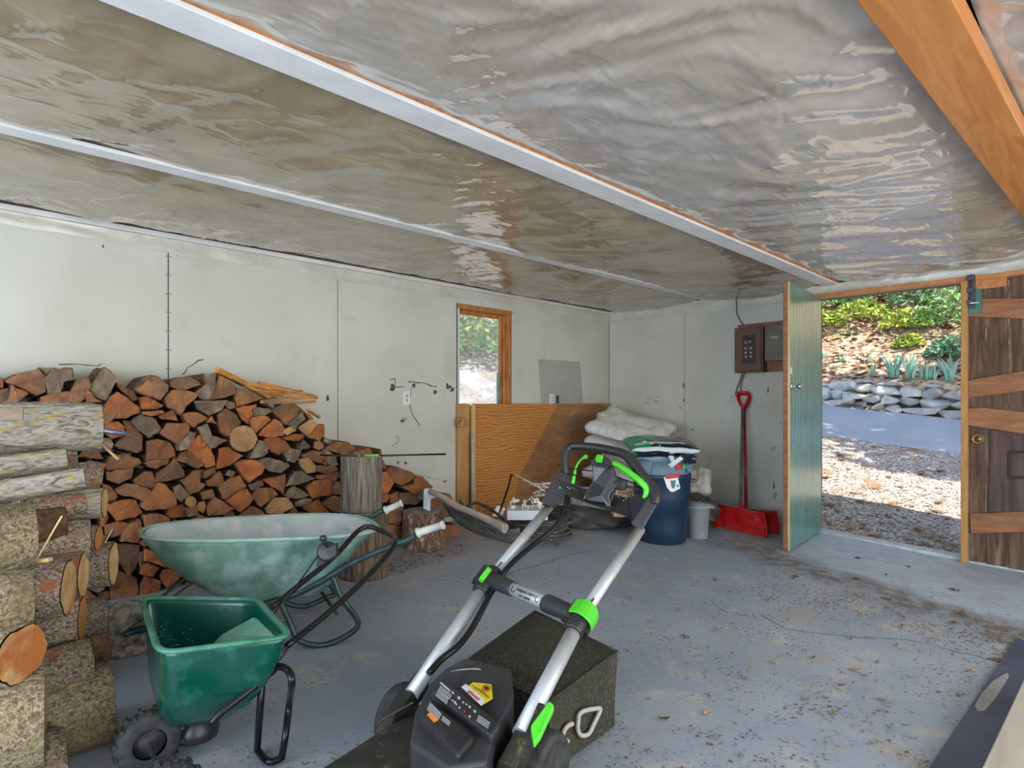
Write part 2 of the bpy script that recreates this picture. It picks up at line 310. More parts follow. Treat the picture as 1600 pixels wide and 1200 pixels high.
        if parent is not None: o.parent=parent; ROOT[o.name]=org.copy()
        else: o.location=org; ROOT[o.name]=org.copy()
        if solid:
            k=o.modifiers.new('solid','SOLIDIFY'); k.thickness=abs(solid); k.offset=-1 if solid>0 else 1
        if bevel:
            k=o.modifiers.new('bevel','BEVEL'); k.width=bevel; k.segments=seg; k.limit_method='ANGLE'; k.angle_limit=math.radians(40)
        if sub:
            k=o.modifiers.new('sub','SUBSURF'); k.levels=sub; k.render_levels=sub
            for p in me.polygons: p.use_smooth=True
        if kind: o['kind']=kind
        if label: o['label']=label
        return o
def struct(mb,name,mats,**k): return mb.build(name,mats,kind='structure',**k)
def text(name,body,mats,c,right,up,size,parent,depth=.0008):
    cu=bpy.data.curves.new('t','FONT'); cu.body=body; cu.size=size; cu.align_x='CENTER'; cu.align_y='CENTER'; cu.extrude=depth; cu.resolution_u=2
    ob=bpy.data.objects.new('t',cu); COL.objects.link(ob); dg=bpy.context.evaluated_depsgraph_get(); me=bpy.data.meshes.new_from_object(ob.evaluated_get(dg))
    bpy.data.objects.remove(ob); right=Vector(right).normalized(); up=Vector(up).normalized(); nn=right.cross(up).normalized(); up=nn.cross(right)
    M=Matrix((right,up,nn)).transposed().to_4x4(); M.translation=Vector(c)-ROOT[parent.name]; me.transform(M); me.materials.clear(); me.materials.append(mats)
    o=bpy.data.objects.new(name,me); COL.objects.link(o); o.parent=parent; return o
def rank(items,fmt,rowh,far='from the back'):
    NN=['first','second','third','fourth','fifth','sixth','seventh','eighth','ninth','tenth','eleventh','twelfth']
    it=sorted(items,key=lambda t:t[1]); rows=[]; 
    for t in it:
        if rows and t[1]-rows[-1][0][1]<rowh: rows[-1].append(t)
        else: rows.append([t])
    for i,r_ in enumerate(rows):
        for j,t in enumerate(sorted(r_,key=lambda t:t[0])): t[2]['label']=fmt%(NN[min(i,11)],NN[min(j,11)])
def fbm(p,s=1,o=3):
    a=0;f=1;g=1
    for i in range(o): a+=g*noise.noise(Vector(p)*s*f); f*=2.1; g*=.5
    return a
# ================================================================ ROOM SHELL
X0,X1,Y0,Y1,ZC=-2.6,6.2,-2.5,4.49,2.36
# floor
mb=MB(); nx,ny=88,70; vs=[];fs=[]
for i in range(nx+1):
    for j in range(ny+1):
        x=X0+(X1+.12-X0)*i/nx; y=Y0-.05+(Y1+.1-Y0)*j/ny; vs.append((x,y,fz(x,y)+.004*fbm((x,y,0),1.3)-.025*sm((x-5.3)/.9)*sm((1.9-y)/.9)))
fs=[(i*(ny+1)+j,(i+1)*(ny+1)+j,(i+1)*(ny+1)+j+1,i*(ny+1)+j+1) for i in range(nx) for j in range(ny)]
mb.add(vs,fs,0,True); floor=struct(mb,'floor',floor_m,origin=(0,0,0))
# floor cracks and edge strip
crk=mat('crack',(.12,.10,.085),rough=.95)
def crack(pts,w=.006,par=None,name='crack',P=FL,lift=.0035,n=(0,0,1)):
    q=[];rr=random.Random(len(pts)*7+int(pts[0][0]))
    W=[P(*p) for p in pts]
    for a,b in zip(W[:-1],W[1:]):
        k=max(2,int((b-a).length/.05))
        for i in range(k): q.append(a.lerp(b,i/k)+Vector([rr.uniform(-.012,.012) for _ in range(3)])*Vector((1,1,0 if n[2] else 1)).length/1.7)
    q.append(W[-1]); nn=Vector(n); vs=[];fs=[]
    for i,p in enumerate(q):
        d=(q[min(i+1,len(q)-1)]-q[max(i-1,0)]); s=d.cross(nn)
        if s.length<1e-6: s=Vector((0,0,1))
        s=s.normalized()*w*rr.uniform(.3,1)*.5
        if n[2]: p=Vector((p.x,p.y,fz(p.x,p.y)+lift))
        elif n[1]: p=Vector((p.x,P(*pts[0]).y-lift,p.z))
        else: p=Vector((P(*pts[0]).x-lift,p.y,p.z))
        vs+=[p-s,p+s]
    fs=[(2*i,2*i+1,2*i+3,2*i+2) for i in range(len(q)-1)]
    m=MB(); m.add(vs,fs); return m.build(name,crk,parent=par)
crack([(760,920),(800,895),(860,878),(900,864),(960,858)],.007,floor,'floor_crack')
crack([(1190,962),(1230,985),(1330,995),(1420,1000),(1520,1025),(1560,1035)],.008,floor,'floor_crack')
crack([(1105,935),(1130,955),(1185,968)],.006,floor,'floor_crack')
crack([(655,905),(700,908),(745,912)],.005,floor,'floor_crack')
# walls (outer shells with openings)
def wallbox(name,boxes,m,label=None):
    q=MB()
    for a,b in boxes: q.box(a,b)
    return struct(q,name,m)
WX0,WX1,WZ0,WZ1=3.76,4.47,1.18,2.165
wl=wallbox('wall_left',[((X0-.1,Y1+.012,-.3),(WX0,Y1+.13,2.5)),((WX1,Y1+.012,-.3),(X1+.13,Y1+.13,2.5)),((WX0,Y1+.012,-.3),(WX1,Y1+.13,WZ0)),((WX0,Y1+.012,WZ1),(WX1,Y1+.13,2.5))],wall_dk)
DY0,DY1,DZ=.92,2.05,2.215
DYL=-.22   # far side of the plank leaf
wb=wallbox('wall_back',[((X1+.012,DY1,-.3),(X1+.12,Y1+.02,2.5)),((X1+.012,DYL,DZ),(X1+.12,DY1,2.5)),((X1+.012,Y0-.1,-.3),(X1+.12,DYL,2.5))],wall_dk)
wr=wallbox('wall_right',[((X0-.1,Y0-.12,-.3),(-1.0,Y0,2.5)),((4.8,Y0-.12,-.3),(X1+.12,Y0,2.5)),((-1.0,Y0-.12,2.25),(4.8,Y0,2.5))],wall_m)
wf=wallbox('wall_front',[((X0-.12,Y0-.1,-.3),(X0,-1.0,2.5)),((X0-.12,3.6,-.3),(X0,Y1+.12,2.5)),((X0-.12,-1.0,2.25),(X0,3.6,2.5))],wall_m)
# sheathing panels, each its own board with recessed joints
def panelY(x0,x1,z0,z1,g=.003): MB_=MB(); MB_.box((x0+g,Y1,z0),(x1-g,Y1+.0115,z1)); return MB_.build('wall_panel',wall_m,parent=wl,bevel=.0015,seg=1)
panelY(X0,.0,-.2,2.33); panelY(0,1.248,-.2,2.33,.004); panelY(1.248,2.492,-.2,2.33,.004); panelY(2.492,3.74,-.2,2.33,.0022)
panelY(3.74,5.0,-.2,WZ0-.01,.002); panelY(3.74,5.0,WZ1+.015,2.33,.002); panelY(WX1+.015,5.0,WZ0-.01,WZ1+.015,.001); panelY(5.0,X1,-.2,2.33,.003)
def panelX(y0,y1,z0,z1,g=.003): MB_=MB(); MB_.box((X1,y0+g,z0),(X1+.0115,y1-g,z1)); return MB_.build('wall_panel',wall_m,parent=wb,bevel=.0015,seg=1)
panelX(3.457,Y1,-.2,2.33); panelX(2.24,3.457,-.2,2.33,.0025); panelX(DY1,2.24,-.2,2.33,.002); panelX(DYL-.04,DY1,DZ+.05,2.33,.002); panelX(Y0,DYL-.04,-.2,2.33)
# seams drawn open on the window wall get a nail-head row
mb=MB()
for k in range(11):
    z=.95+k*.125
    for dx in(-.012,.012): mb.lathe((1.248+dx,Y1-.001,z),[(0,-.001),(.004,0),(.004,.002)],6,ax=(0,1,0))
mb.build('nail_head',lab_k,parent=wl,kind='stuff')
# damaged plaster, holes and scuffs on the window wall
def blotch(px,py,rx,ry,par,W=WA,nrm='y',name='chipped_patch',m=None,seed=0,n=9):
    r=random.Random(seed+int(px*3+py)); P=[]
    for k in range(n):
        a=2*math.pi*k/n; s=r.uniform(.5,1.15); P.append(W(px+math.cos(a)*rx*s,py+math.sin(a)*ry*s))
    v=Vector((0,-.0016,0)) if nrm=='y' else Vector((-.0016,0,0))
    q=MB(); q.prism(P,v); return q.build(name,m or crk,parent=par)
hole=mat('hole_dark',(.10,.075,.065),rough=.95); smud=mat('smudge',(.33,.31,.28),(.42,.40,.36),rough=.9,scale=30)
for a in [(613,606,5,6),(647,602,4,5),(680,613,3,5),(512,622,2.5,5),(707,609,4,4),(699,604,2,6),(622,723,2,3),(634,723,3,3),(628,658,3,4),(703,604,3,3),(279,397,3,4),(161,385,2,4),(695,752,2,2)]: blotch(*a,wl,name='wall_hole',m=hole)
W_=lambda px,py: WA(px,py)
ny_=(0,1,0)
crack([(608,592),(616,592),(618,604),(632,604)],.012,wl,'wall_crack',WA,.0018,ny_)
crack([(636,596),(645,598),(660,600),(672,602),(682,604)],.014,wl,'wall_crack',WA,.0018,ny_)
crack([(645,600),(640,612),(641,636),(645,652),(656,665)],.011,wl,'wall_crack',WA,.0018,ny_)
crack([(618,680),(623,688),(621,694),(612,697)],.009,wl,'wall_crack',WA,.0018,ny_)
crack([(286,583),(292,575),(305,568),(318,562)],.010,wl,'wall_crack',WA,.0018,ny_)
crack([(90,567),(120,569),(150,572),(160,568)],.008,wl,'wall_crack',WA,.0018,ny_)
crack([(640,738),(690,752),(700,750)],.006,wl,'wall_crack',WA,.0018,ny_)
crack([(627,652),(635,656),(630,660)],.01,wl,'wall_crack',WA,.0018,ny_)
gp=mat('grey_shadow_paint',(.36,.36,.35),(.40,.40,.39),rough=.75,scale=3)
q=MB(); q.prism([WA(841,561),(WA(906,565)),WA(912,640),WA(846,640)],(0,-.0012,0)); q.build('painted_shadow',gp,parent=wl)  # shadow on the wall, painted as a flat grey shape
# outlets
def outlet(c,nrm,label):
    c=Vector(c); ax=Vector((1,0,0)) if nrm=='y' else Vector((0,1,0)); n=Vector((0,-1,0)) if nrm=='y' else Vector((-1,0,0))
    t=thing('wall_outlet',c,label,'outlet')
    q=MB(); q.obox(c+n*.004,ax,n,(0,0,1),.036,.004,.058); q.build('cover_plate',white_p,parent=t,bevel=.002)
    for s in(-1,1):
        q=MB(); q.obox(c+n*.009+Vector((0,0,s*.02)),ax,n,(0,0,1),.013,.001,.013); q.build('socket',lab_g,parent=t,bevel=.002)
    return t
outlet(WA(635,622),'y','small white wall outlet among the cracks, left of the window')
o=outlet(WA(862,624),'y','white outlet on the painted grey shadow just above the plywood')
q=MB(); c=WA(870,624); q.obox(c+Vector((0,-.012,0)),(1,0,0),(0,1,0),(0,0,1),.010,.012,.045); q.build('dark_latch',blk,parent=o,bevel=.003)
# dirt streaks on back wall
for a in [(1068,603,1,6),(1068,625,1,5),(1063,637,4,2),(1035,667,1.5,1.5),(1082,671,4,2),(1208,700,4,3),(1211,775,3,7),(1209,760,1.5,8),(1220,660,1,2),(1200,610,1.5,6),(1012,623,3,2),(1025,627,4,2),(1011,630,4,1.5),(1028,620,3,1.5)]: blotch(*a,wb,WB,'x',name='wall_scuff',m=hole if a[2]<2 else smud)
# plastic film folded down over the wall tops
def skirt(name,a,b,nrm,h0,h1,par,label=None):
    q=MB(); n=90; vs=[];a=Vector(a);b=Vector(b);nn=Vector(nrm); rr=random.Random(3)
    for i in range(n+1):
        t=i/n; p=a.lerp(b,t); hh=h0+(h1-h0)*(.5+.5*fbm((p.x*1.7,p.y*1.7,3),1.5))
        for j in range(5):
            f=j/4; o=.004+.014*abs(fbm((p.x*5,p.y*5,f*1.5+7),1)); vs.append(p+nn*o+Vector((0,0,-hh*f)))
    fs=[(i*5+j,(i+1)*5+j,(i+1)*5+j+1,i*5+j+1) for i in range(n) for j in range(4)]
    q.add(vs,fs,0,True); return q.build(name,film_w,parent=par)
skirt('film_edge',(X0,Y1,2.315),(X1,Y1,2.315),(0,-1,0),.06,.12,wl)
skirt('film_edge',(X1,Y1,2.335),(X1,2.2,2.335),(-1,0,0),.09,.15,wb)
skirt('film_edge',(X1-.01,2.2,2.345),(X1-.01,-1.2,2.345),(-1,0,0),.07,.13,wb)
# trims
q=MB(); q.box((X0,Y1-.022,2.318),(X1-.0,Y1,2.352)); struct(q,'trim_1',trim_m,bevel=.003)
q=MB(); q.box((X1-.02,2.25,2.325),(X1,Y1-.022,2.352)); struct(q,'trim_2',film_w,bevel=.003)
# ---- ceiling: boards above, slack film sheets between battens
q=MB(); q.box((X0-.3,Y0-.35,2.50),(X1+.35,Y1+.35,2.58)); ceil=struct(q,'ceiling',wall_dk)
def sheet(y0,y1,x0,x1,m,amp,seed,res=.026,sag=.05):
    nx=int((x1-x0)/res); ny=int((y1-y0)/res); vs=[]
    for i in range(nx+1):
        for j in range(ny+1):
            x=x0+(x1-x0)*i/nx; y=y0+(y1-y0)*j/ny; t=(y-y0)/(y1-y0); e=math.sin(math.pi*t); ee=min(1,e*2.2)
            u=(x-y)/S2; v=(x+y)/S2
            wx=fbm((x*.8,y*.8,seed),1,2)*.35
            # long drape folds running across the bay
            f1=1-abs(noise.noise(Vector((u*.55+seed,(v+wx)*4.2,seed))))*2
            f2=1-abs(noise.noise(Vector((x*1.3+wx,(y+wx*.6)*1.0+x*2.2,seed+5))))*2
            f3=1-abs(noise.noise(Vector((u*1.6,(v+wx*1.4)*11,seed+9))))*2
            mod=.35+.65*max(0,min(1,.5+fbm((x*.6,y*.6,seed+2),1,2)*1.3))
            r1=abs(noise.noise(Vector((u*1.1+seed,(v+wx*1.2)*7.5,seed+13)))); r2=abs(noise.noise(Vector((x*2.6+wx*2,y*1.4-x*1.2,seed+19))))
            f4=max(0,1-r1*6)*.8+max(0,1-r2*5)*.5
            z=-.017*f4*ee*mod-sag*e*(.6+.5*noise.noise(Vector((x*.7,seed,0))))-amp*ee*(f1*.55*mod+f2*.4+f3*.16*mod)
            vs.append((x,y,ZC+.004+z))
    fs=[(i*(ny+1)+j,(i+1)*(ny+1)+j,(i+1)*(ny+1)+j+1,i*(ny+1)+j+1) for i in range(nx) for j in range(ny)]
    q=MB(); q.add(vs,fs,0,True); return q.build('plastic_sheet',m,parent=ceil)
sheet(3.25,Y1-.005,X0,X1-.005,film_l,.030,3.1,.032)
sheet(2.0,3.27,X0,X1-.005,film_l,.032,8.4,.026,.045)
sheet(.42,1.92,X0,X1-.005,film_r,.036,15.2,.026,.05)
sheet(-1.1,.30,X0,X1-.005,film_r,.05,21.7,.03,.04)
sheet(Y0,-1.0,X0,X1-.005,film_r,.04,27.7,.08,.03)
# battens and beams
def beam(name,a,b,w,h,m,par,bev=.003):
    q=MB(); q.bar(a,b,w,h); return q.build(name,m,parent=par,bevel=bev)
beam('ceiling_batten',(X0,1.915,2.337),(X1,1.93,2.337),.135,.018,batten_m,ceil)
beam('ceiling_joist_edge',(X0,1.855,2.346),(X1,1.870,2.346),.014,.03,wood_frame,ceil)
beam('ceiling_batten',(X0,3.26,2.345),(X1,3.155,2.345),.10,.018,batten_m,ceil)
beam('ceiling_batten',(X0,-1.08,2.337),(X1,-1.08,2.337),.13,.018,batten_m,ceil)
beam('joist_edge_strip',(X0,3.32,2.354),(X1,3.215,2.354),.02,.02,wood_frame,ceil)  # thin wood strip beside the second batten
q=MB(); q.bar((X0,.565,2.315),(4.62,.30,2.315),.175,.07); bm_o=tag(q.build('ceiling_beam',wood_or,bevel=.004),'wide orange lumber beam running under the film at the upper right','beam')
q=MB(); q.bar((4.62,.30,2.32),(X1,.21,2.32),.15,.05); struct(q,'trim_3',film_w,bevel=.004)
# ---- window
q=MB()
win=bpy.data.objects.new('window_1',None); COL.objects.link(win); win.location=(4.11,Y1,WZ0); win['kind']='structure'; ROOT['window_1']=Vector(win.location)
def wpart(name,a,b,m,bev=.003): q=MB(); q.box(a,b); return q.build(name,m,parent=win,bevel=bev)
wpart('head_jamb',(WX0,Y1-.004,WZ1-.03),(WX1,Y1+.14,WZ1),wood_frame)
wpart('head_casing',(WX0-.01,Y1-.012,WZ1-.012),(WX1+.02,Y1+.012,WZ1+.012),wood_frame)
wpart('side_jamb',(WX1-.028,Y1-.006,WZ0),(WX1,Y1+.14,WZ1-.03),wood_frame)
wpart('side_jamb',(WX0,Y1-.004,WZ0),(WX0+.015,Y1+.14,WZ1-.03),trim_m)
wpart('sill',(WX0,Y1-.015,WZ0-.01),(WX1+.02,Y1+.15,WZ0+.015),trim_m)
wpart('stop_strip',(WX1-.05,Y1+.05,WZ0+.015),(WX1-.028,Y1+.072,WZ1-.03),wood_frame)
sash=wpart('sash',(WX1-.075,Y1+.085,WZ0+.015),(WX1-.028,Y1+.115,WZ1-.03),wood_frame)
wpart('sash_rail',(WX0+.015,Y1+.085,WZ1-.07),(WX1-.075,Y1+.115,WZ1-.03),wood_frame)
wpart('painted_strip',(WX1-.10,Y1+.088,WZ0+.015),(WX1-.075,Y1+.112,WZ0+.36),teal_m)
wpart('glass_pane',(WX0+.015,Y1+.098,WZ0+.015),(WX1-.075,Y1+.102,WZ1-.07),glass,0)
wpart('middle_bar',(WX0+.015,Y1+.104,1.607),(WX1-.075,Y1+.114,1.617),trim_m,0)
# ---- doorway wood
q=MB(); q.box((6.12,DYL,DZ),(6.22,DY1+.02,DZ+.038)); struct(q,'trim_4',wood_or,bevel=.003)
q=MB(); q.box((6.10,DY0-.045,-.08),(6.20,DY0,DZ)); struct(q,'trim_5',yel_post,bevel=.003)
q=MB(); q.box((6.215,DY0-.1,-.16),(6.33,DY1+.25,-.01)); 
q=MB(); q.hexa([(6.17,DY0-1.3,-.20),(6.32,DY0-1.3,-.20),(6.32,DY1+.1,-.1),(6.17,DY1+.1,-.1),(6.17,DY0-1.3,fz(6,DY0-1.3)+.004),(6.32,DY0-1.3,fz(6,DY0-1.3)),(6.32,DY1+.1,fz(6,DY1)+.012),(6.17,DY1+.1,fz(6,DY1)+.012)])
struct(q,'trim_6',mat('concrete_sill',(.42,.46,.50),(.56,.60,.64),rough=.8,scale=12,bump=.2),bevel=.01)
# green board door leaf, swung open into the room
e0=Vector((5.15,1.955,0)); e1=Vector((6.17,2.045,0)); dd=(e1-e0).normalized(); dn=Vector((dd.y,-dd.x,0)) # dn faces -Y
door=bpy.data.objects.new('door_1',None); COL.objects.link(door); door.location=e1+Vector((0,0,.01)); ROOT['door_1']=Vector(door.location)
door['kind']='structure'; door['label']='green board door swung open into the room with an orange wooden edge'
zb=fz(5.2,2)+.012; zt=2.225; L=(e1-e0).length
nb=11
for k in range(nb):
    a=e0+dd*(.012+(L-.012)*k/nb); b=e0+dd*(.012+(L-.012)*(k+1)/nb-.003)
    q=MB(); q.obox((a+b)/2+dn*.027+Vector((0,0,(zb+zt)/2)),dd,dn,(0,0,1),(b-a).length/2,.007,(zt-zb)/2-.002); q.build('board',door_g,parent=door,bevel=.003,seg=1)
q=MB(); q.obox(e0+dd*.02+Vector((0,0,(zb+zt)/2)),dd,dn,(0,0,1),.02,.02,(zt-zb)/2); q.build('edge_stile',brace_m,parent=door,bevel=.002)
q=MB(); q.obox(e0+dd*.006+dn*.0245+Vector((0,0,(zb+zt)/2)),dd,dn,(0,0,1),.006,.0055,(zt-zb)/2); q.build('edge_strip',pale_w,parent=door,bevel=.001)
for z in (zb+.08,1.1,zt-.08):
    q=MB(); q.obox(e0+dd*(L/2)+Vector((0,0,z)),dd,dn,(0,0,1),L/2-.045,.018,.06); q.build('cross_rail',wood_or,parent=door,bevel=.002)
kp=e0+dd*.085+dn*.034+Vector((0,0,1.36))
q=MB(); q.lathe(kp,[(0,0),(.026,0),(.026,.006),(.010,.008),(.009,.035),(.02,.042),(.026,.055),(.02,.066),(0,.07)],16,ax=dn); q.build('door_knob',steel,parent=door)
q=MB(); q.obox(kp-dd*.055+dn*.01,dd,dn,(0,0,1),.02,.006,.012); q.obox(kp+Vector((0,0,.13))-dd*.03,dd,dn,(0,0,1),.018,.004,.03); q.build('latch',steel,parent=door,bevel=.002)
# dark plank leaf, closed
XP=6.16
pd=bpy.data.objects.new('door_2',None); COL.objects.link(pd); pd.location=(XP,DY0-.05,-.05); ROOT['door_2']=Vector(pd.location); pd['kind']='structure'; pd['label']='closed dark plank door with reddish braces at the right edge'
ys=[WB(p,600,XP).y for p in (1512,1540,1576,1612,1655,1700,1760)]
for a,b in zip(ys[:-1],ys[1:]):
    q=MB(); q.box((XP,b+.002,fz(6,b)-.005),(XP+.03,a-.002,2.21)); q.build('plank',door_b[0],parent=pd,bevel=.003,seg=1)
def brace(p,m=brace_m,th=.028,name='brace',x=XP):
    q=MB(); q.prism([WB(*a,x) for a in p],(-th,0,0)); return q.build(name,m,parent=pd,bevel=.002,seg=1)
brace([(1512,433),(1574,429),(1574,448),(1512,455)],wood_or)
brace([(1535,467),(1640,467),(1640,500),(1509,495),(1509,489),(1535,489)])
brace([(1510,595),(1640,573),(1640,606),(1512,622)])
brace([(1511,639),(1535,637),(1640,648),(1640,684),(1511,664)])
brace([(1516,802),(1640,797),(1640,829),(1518,833)])
brace([(1548,672),(1640,676),(1640,800),(1545,800)],mat('old_panel',(.055,.03,.03),(.11,.07,.06),rough=.7,scale=5,stretch=(1,4,.5),bump=.2),.012,'old_panel')
for P in ([(1578,704),(1640,704),(1640,708),(1578,708)],[(1578,744),(1640,744),(1640,748),(1578,748)],[(1575,704),(1579,704),(1579,748),(1575,748)]): brace(P,mat('old_mould',(.03,.018,.018),rough=.7),.02,'moulding')
pl=brace([(1508,452),(1535,452),(1535,489),(1508,491)],grn_plate,.034,'bolt_plate')
q=MB(); a=WB(1517,429,XP-.05); b=WB(1516,478,XP-.05); q.tube([a,b],.008,8); 
for t in(.12,.5,.9): q.obox(a.lerp(b,t),(1,0,0),(0,1,0),(0,0,1),.014,.024,.02)
q.obox(b+Vector((-.01,-.03,.02)),(1,0,0),(0,1,0),(0,0,1),.006,.03,.005,1)
q.box((XP-.045,a.y-.028,b.z-.02),(XP-.034,a.y+.028,a.z)); q.build('slide_bolt',[blk,steel],parent=pd,bevel=.002)
q=MB(); q.lathe(WB(1528,686,XP-.001),[(.0,0),(.045,0),(.045,.006),(.036,.010),(.03,.004),(.024,.004),(.014,.016),(0,.018)],20,ax=(-1,0,0)); q.build('lock_rosette',brass,parent=pd)
dust=mat('white_dust',(.34,.31,.30),(.50,.48,.46),rough=.95,scale=20)
ODD=[(1552,762,10,12),(1536,748,5,8),(1560,775,7,8)]
# ================================================================ OUTSIDE
def interp(x,K):
    if x<=K[0][0]: return K[0][1]
    for (a,u),(b,v) in zip(K[:-1],K[1:]):
        if x<=b: return u+(v-u)*(x-a)/(b-a)
    return K[-1][1]
PK=[(6.2,-.05),(7.5,.14),(9.88,.60),(11.7,.985),(12.05,1.0),(12.1,1.40),(13,1.95),(16,4.1),(22,8.6),(34,15)]
def TZ(x,y):
    yy=max(-2.6,min(y,4.5)); z=.115*(yy-2)
    if y>4.5: z+=.115*(y-4.5)+.04*(min(y,11)-4.5)**2+(.35*(y-11) if y>11 else 0)
    b=interp(x,PK)
    if x<6.2: b=-.05
    return b+z
def terr(name,xs,ys,m,namp,kind='structure',fs_=2.0):
    vs=[(x,y,TZ(x,y)+namp*fbm((x,y,1),fs_,4)) for x in xs for y in ys]; n=len(ys)
    q=MB(); q.add(vs,[(i*n+j,(i+1)*n+j,(i+1)*n+j+1,i*n+j+1) for i in range(len(xs)-1) for j in range(n-1)],0,True)
    return struct(q,name,m,origin=(0,0,0))
def lin(a,b,n): return [a+(b-a)*i/n for i in range(n+1)]
terr('ground_gravel',lin(6.32,9.88,60),lin(-7,14,180),gravel_m,.02)
terr('road_asphalt',lin(9.86,11.75,8),lin(-9,16,50),road_m,.0)
terr('hillside',[11.7,11.9,12.05,12.1]+lin(12.25,34,110),lin(-12,26,170),hill_m,.16,fs_=1.1)
terr('ground_side',lin(-3,6.34,30),lin(4.62,8.0,20),mat('pale_gravel',(.50,.48,.45),(.66,.64,.60),rough=.9,scale=18,bump=.4),.02)
terr('side_drive',lin(-3,11.72,30),lin(8.0,9.2,6),mat('pale_drive',(.44,.45,.47),(.56,.57,.58),rough=.85,scale=3),.0)
terr('side_bank',lin(-3,11.72,50),lin(9.2,26,60),mat('pale_bank',(.40,.38,.28),(.62,.60,.50),rough=.95,scale=6,bump=.4),.12,fs_=1.4)
q=MB(); q.add([(X0-14,-14,-.28),(6.32,-14,-.30),(6.32,-2.55,-.33),(X0-14,-2.55,-.24)],[(0,1,2,3)]); q.add([(X0-14,-2.55,-.24),(X0-.1,-2.55,-.24),(X0-.1,12,-.0),(X0-14,12,-.0)],[(0,1,2,3)]); struct(q,'ground_yard',mat('yard_gravel',(.42,.41,.38),(.60,.58,.54),rough=.9,scale=20))
# dry-stone wall
sw=thing('stone_wall',(12,2.8,TZ(11.8,2.8)),'low dry-stone wall of blue-grey fieldstones across the road','wall')
def stone(cx,cy,cz,w,h,d,seed):
    r=random.Random(seed); bm=bmesh.new(); sh=r.uniform(-.35,.35)
    for k in range(15):
        u,v,q_=r.uniform(-1,1),r.uniform(-1,1),r.uniform(-1,1); m_=max(abs(u),abs(v),abs(q_)); e=.93 if u*u+v*v+q_*q_<2.2*m_*m_ else 1
        u,v,q_=u/m_*e,v/m_*e,q_/m_*e
        bm.verts.new((cx+u*d/2,cy+v*w/2*1.13+q_*sh*.06,cz+q_*h/2*1.2*(1-.25*abs(v))))
    bmesh.ops.convex_hull(bm,input=bm.verts)
    for v in [v for v in bm.verts if not v.link_faces]: bm.verts.remove(v)
    bm.verts.index_update(); vs=[v.co.copy() for v in bm.verts]; fs=[[l.vert.index for l in f.loops] for f in bm.faces]; bm.free()
    q=MB(); q.add(vs,fs); return q.build('stone',stone_m,parent=sw,bevel=.012,seg=2)
sd_=0
for row in range(3):
    y=-1.2-R.random()*.2
    while y<7.2:
        w=R.choice([.22,.28,.36,.45,.55,.3]); h=.165*R.uniform(.85,1.2); sd_+=1
        if row==1 and R.random()<.15: h*=1.35
        stone(11.9+R.uniform(-.03,.04)+row*.03,y+w/2,TZ(11.8,y)+.07+row*.155,w,h,.34,sd_)
        if row==2 and R.random()<.25: stone(12.02,y+w/2,TZ(11.8,y)+.07+3*.14,w*.8,.09,.3,sd_+900)
        y+=w*.97
# irises
def iris(x,y,s,label,n=12,seed=0):
    r=random.Random(seed); z=TZ(x,y)+.05; t=thing('iris_clump',(x,y,z),label,'plant')
    for k in range(n):
        a=r.uniform(0,2*math.pi); sp=r.uniform(.05,.42); hgt=s*r.uniform(.6,1.05); wd=r.uniform(.016,.024)*s/.45
        d=Vector((math.cos(a),math.sin(a),0)); side=Vector((-.3,1,0)).normalized(); b0=Vector((x,y,z))+d*r.uniform(0,.07)
        vs=[]
        for i in range(5):
            f=i/4; c=b0+d*(sp*hgt*f*f*(1.2 if f<1 else 1.25))+Vector((0,0,hgt*(f-.18*sp*f*f*2))); ww=wd*(1-f**2.2)+.001; vs+=[c-side*ww,c+side*ww]
        q=MB(); q.add(vs,[(2*i,2*i+1,2*i+3,2*i+2) for i in range(4)],0,True); q.build('leaf',iris_m,parent=t,solid=.003)
for i,(px,py,s,lb,n) in enumerate([(1397,598,.52,'blue-green iris clump in the middle of the stone wall top',13),(1422,596,.50,'second iris clump, directly right of the middle one on the wall',11),(1446,597,.42,'iris clump leaning right, between middle and right clumps',9),(1458,602,.34,'small iris clump left of the large right-hand one',8),(1487,598,.52,'large iris clump beside the door post above the stone wall',13),(1362,592,.30,'small sparse iris at the left end of the iris row',6),(1355,594,.22,'tiny yellowish iris tuft at the far left of the iris row',6),(1290,572,.22,'low blue-green tuft beside the green door edge',7),(1318,563,.22,'low broad green tuft above the left part of the stone wall',8)]):
    p=WB(px,py,12.3+(.4 if s<.25 else 0)); iris(p.x,p.y,s,lb,n,i)
# bushes on the hillside
def bush(x,y,rad,hgt,m,label,n=420,ls=.05,seed=0,cat='shrub',z0=None):
    r=random.Random(seed); z=TZ(x,y) if z0 is None else z0; t=thing('leafy_shrub',(x,y,z),label,cat)
    q=MB(); 
    for k in range(6):
        a=r.uniform(0,6.28); q.tube([(x,y,z-.05),(x+math.cos(a)*rad*.3,y+math.sin(a)*rad*.3,z+hgt*.4),(x+math.cos(a)*rad*.6,y+math.sin(a)*rad*.6,z+hgt*.8)],.012,5,curve=False)
    q.build('stem',stem_m,parent=t)
    q=MB()
    for k in range(n):
        a=r.uniform(0,6.28); rr=rad*math.sqrt(r.random()); hh=hgt*(.1+.9*r.random())*math.sqrt(max(.05,1-(rr/rad)**2)); c=Vector((x+math.cos(a)*rr,y+math.sin(a)*rr,z+hh))
        d=Vector((r.uniform(-1,1),r.uniform(-1,1),r.uniform(-.5,.6))).normalized(); e=d.cross(Vector((r.uniform(-1,1),r.uniform(-1,1),1))).normalized(); l=ls*r.uniform(.6,1.3)
        q.add([c-d*l,c+e*l*.38,c+d*l,c-e*l*.38],[(0,1,2,3)])
    q.build('foliage',m,parent=t,kind='stuff')
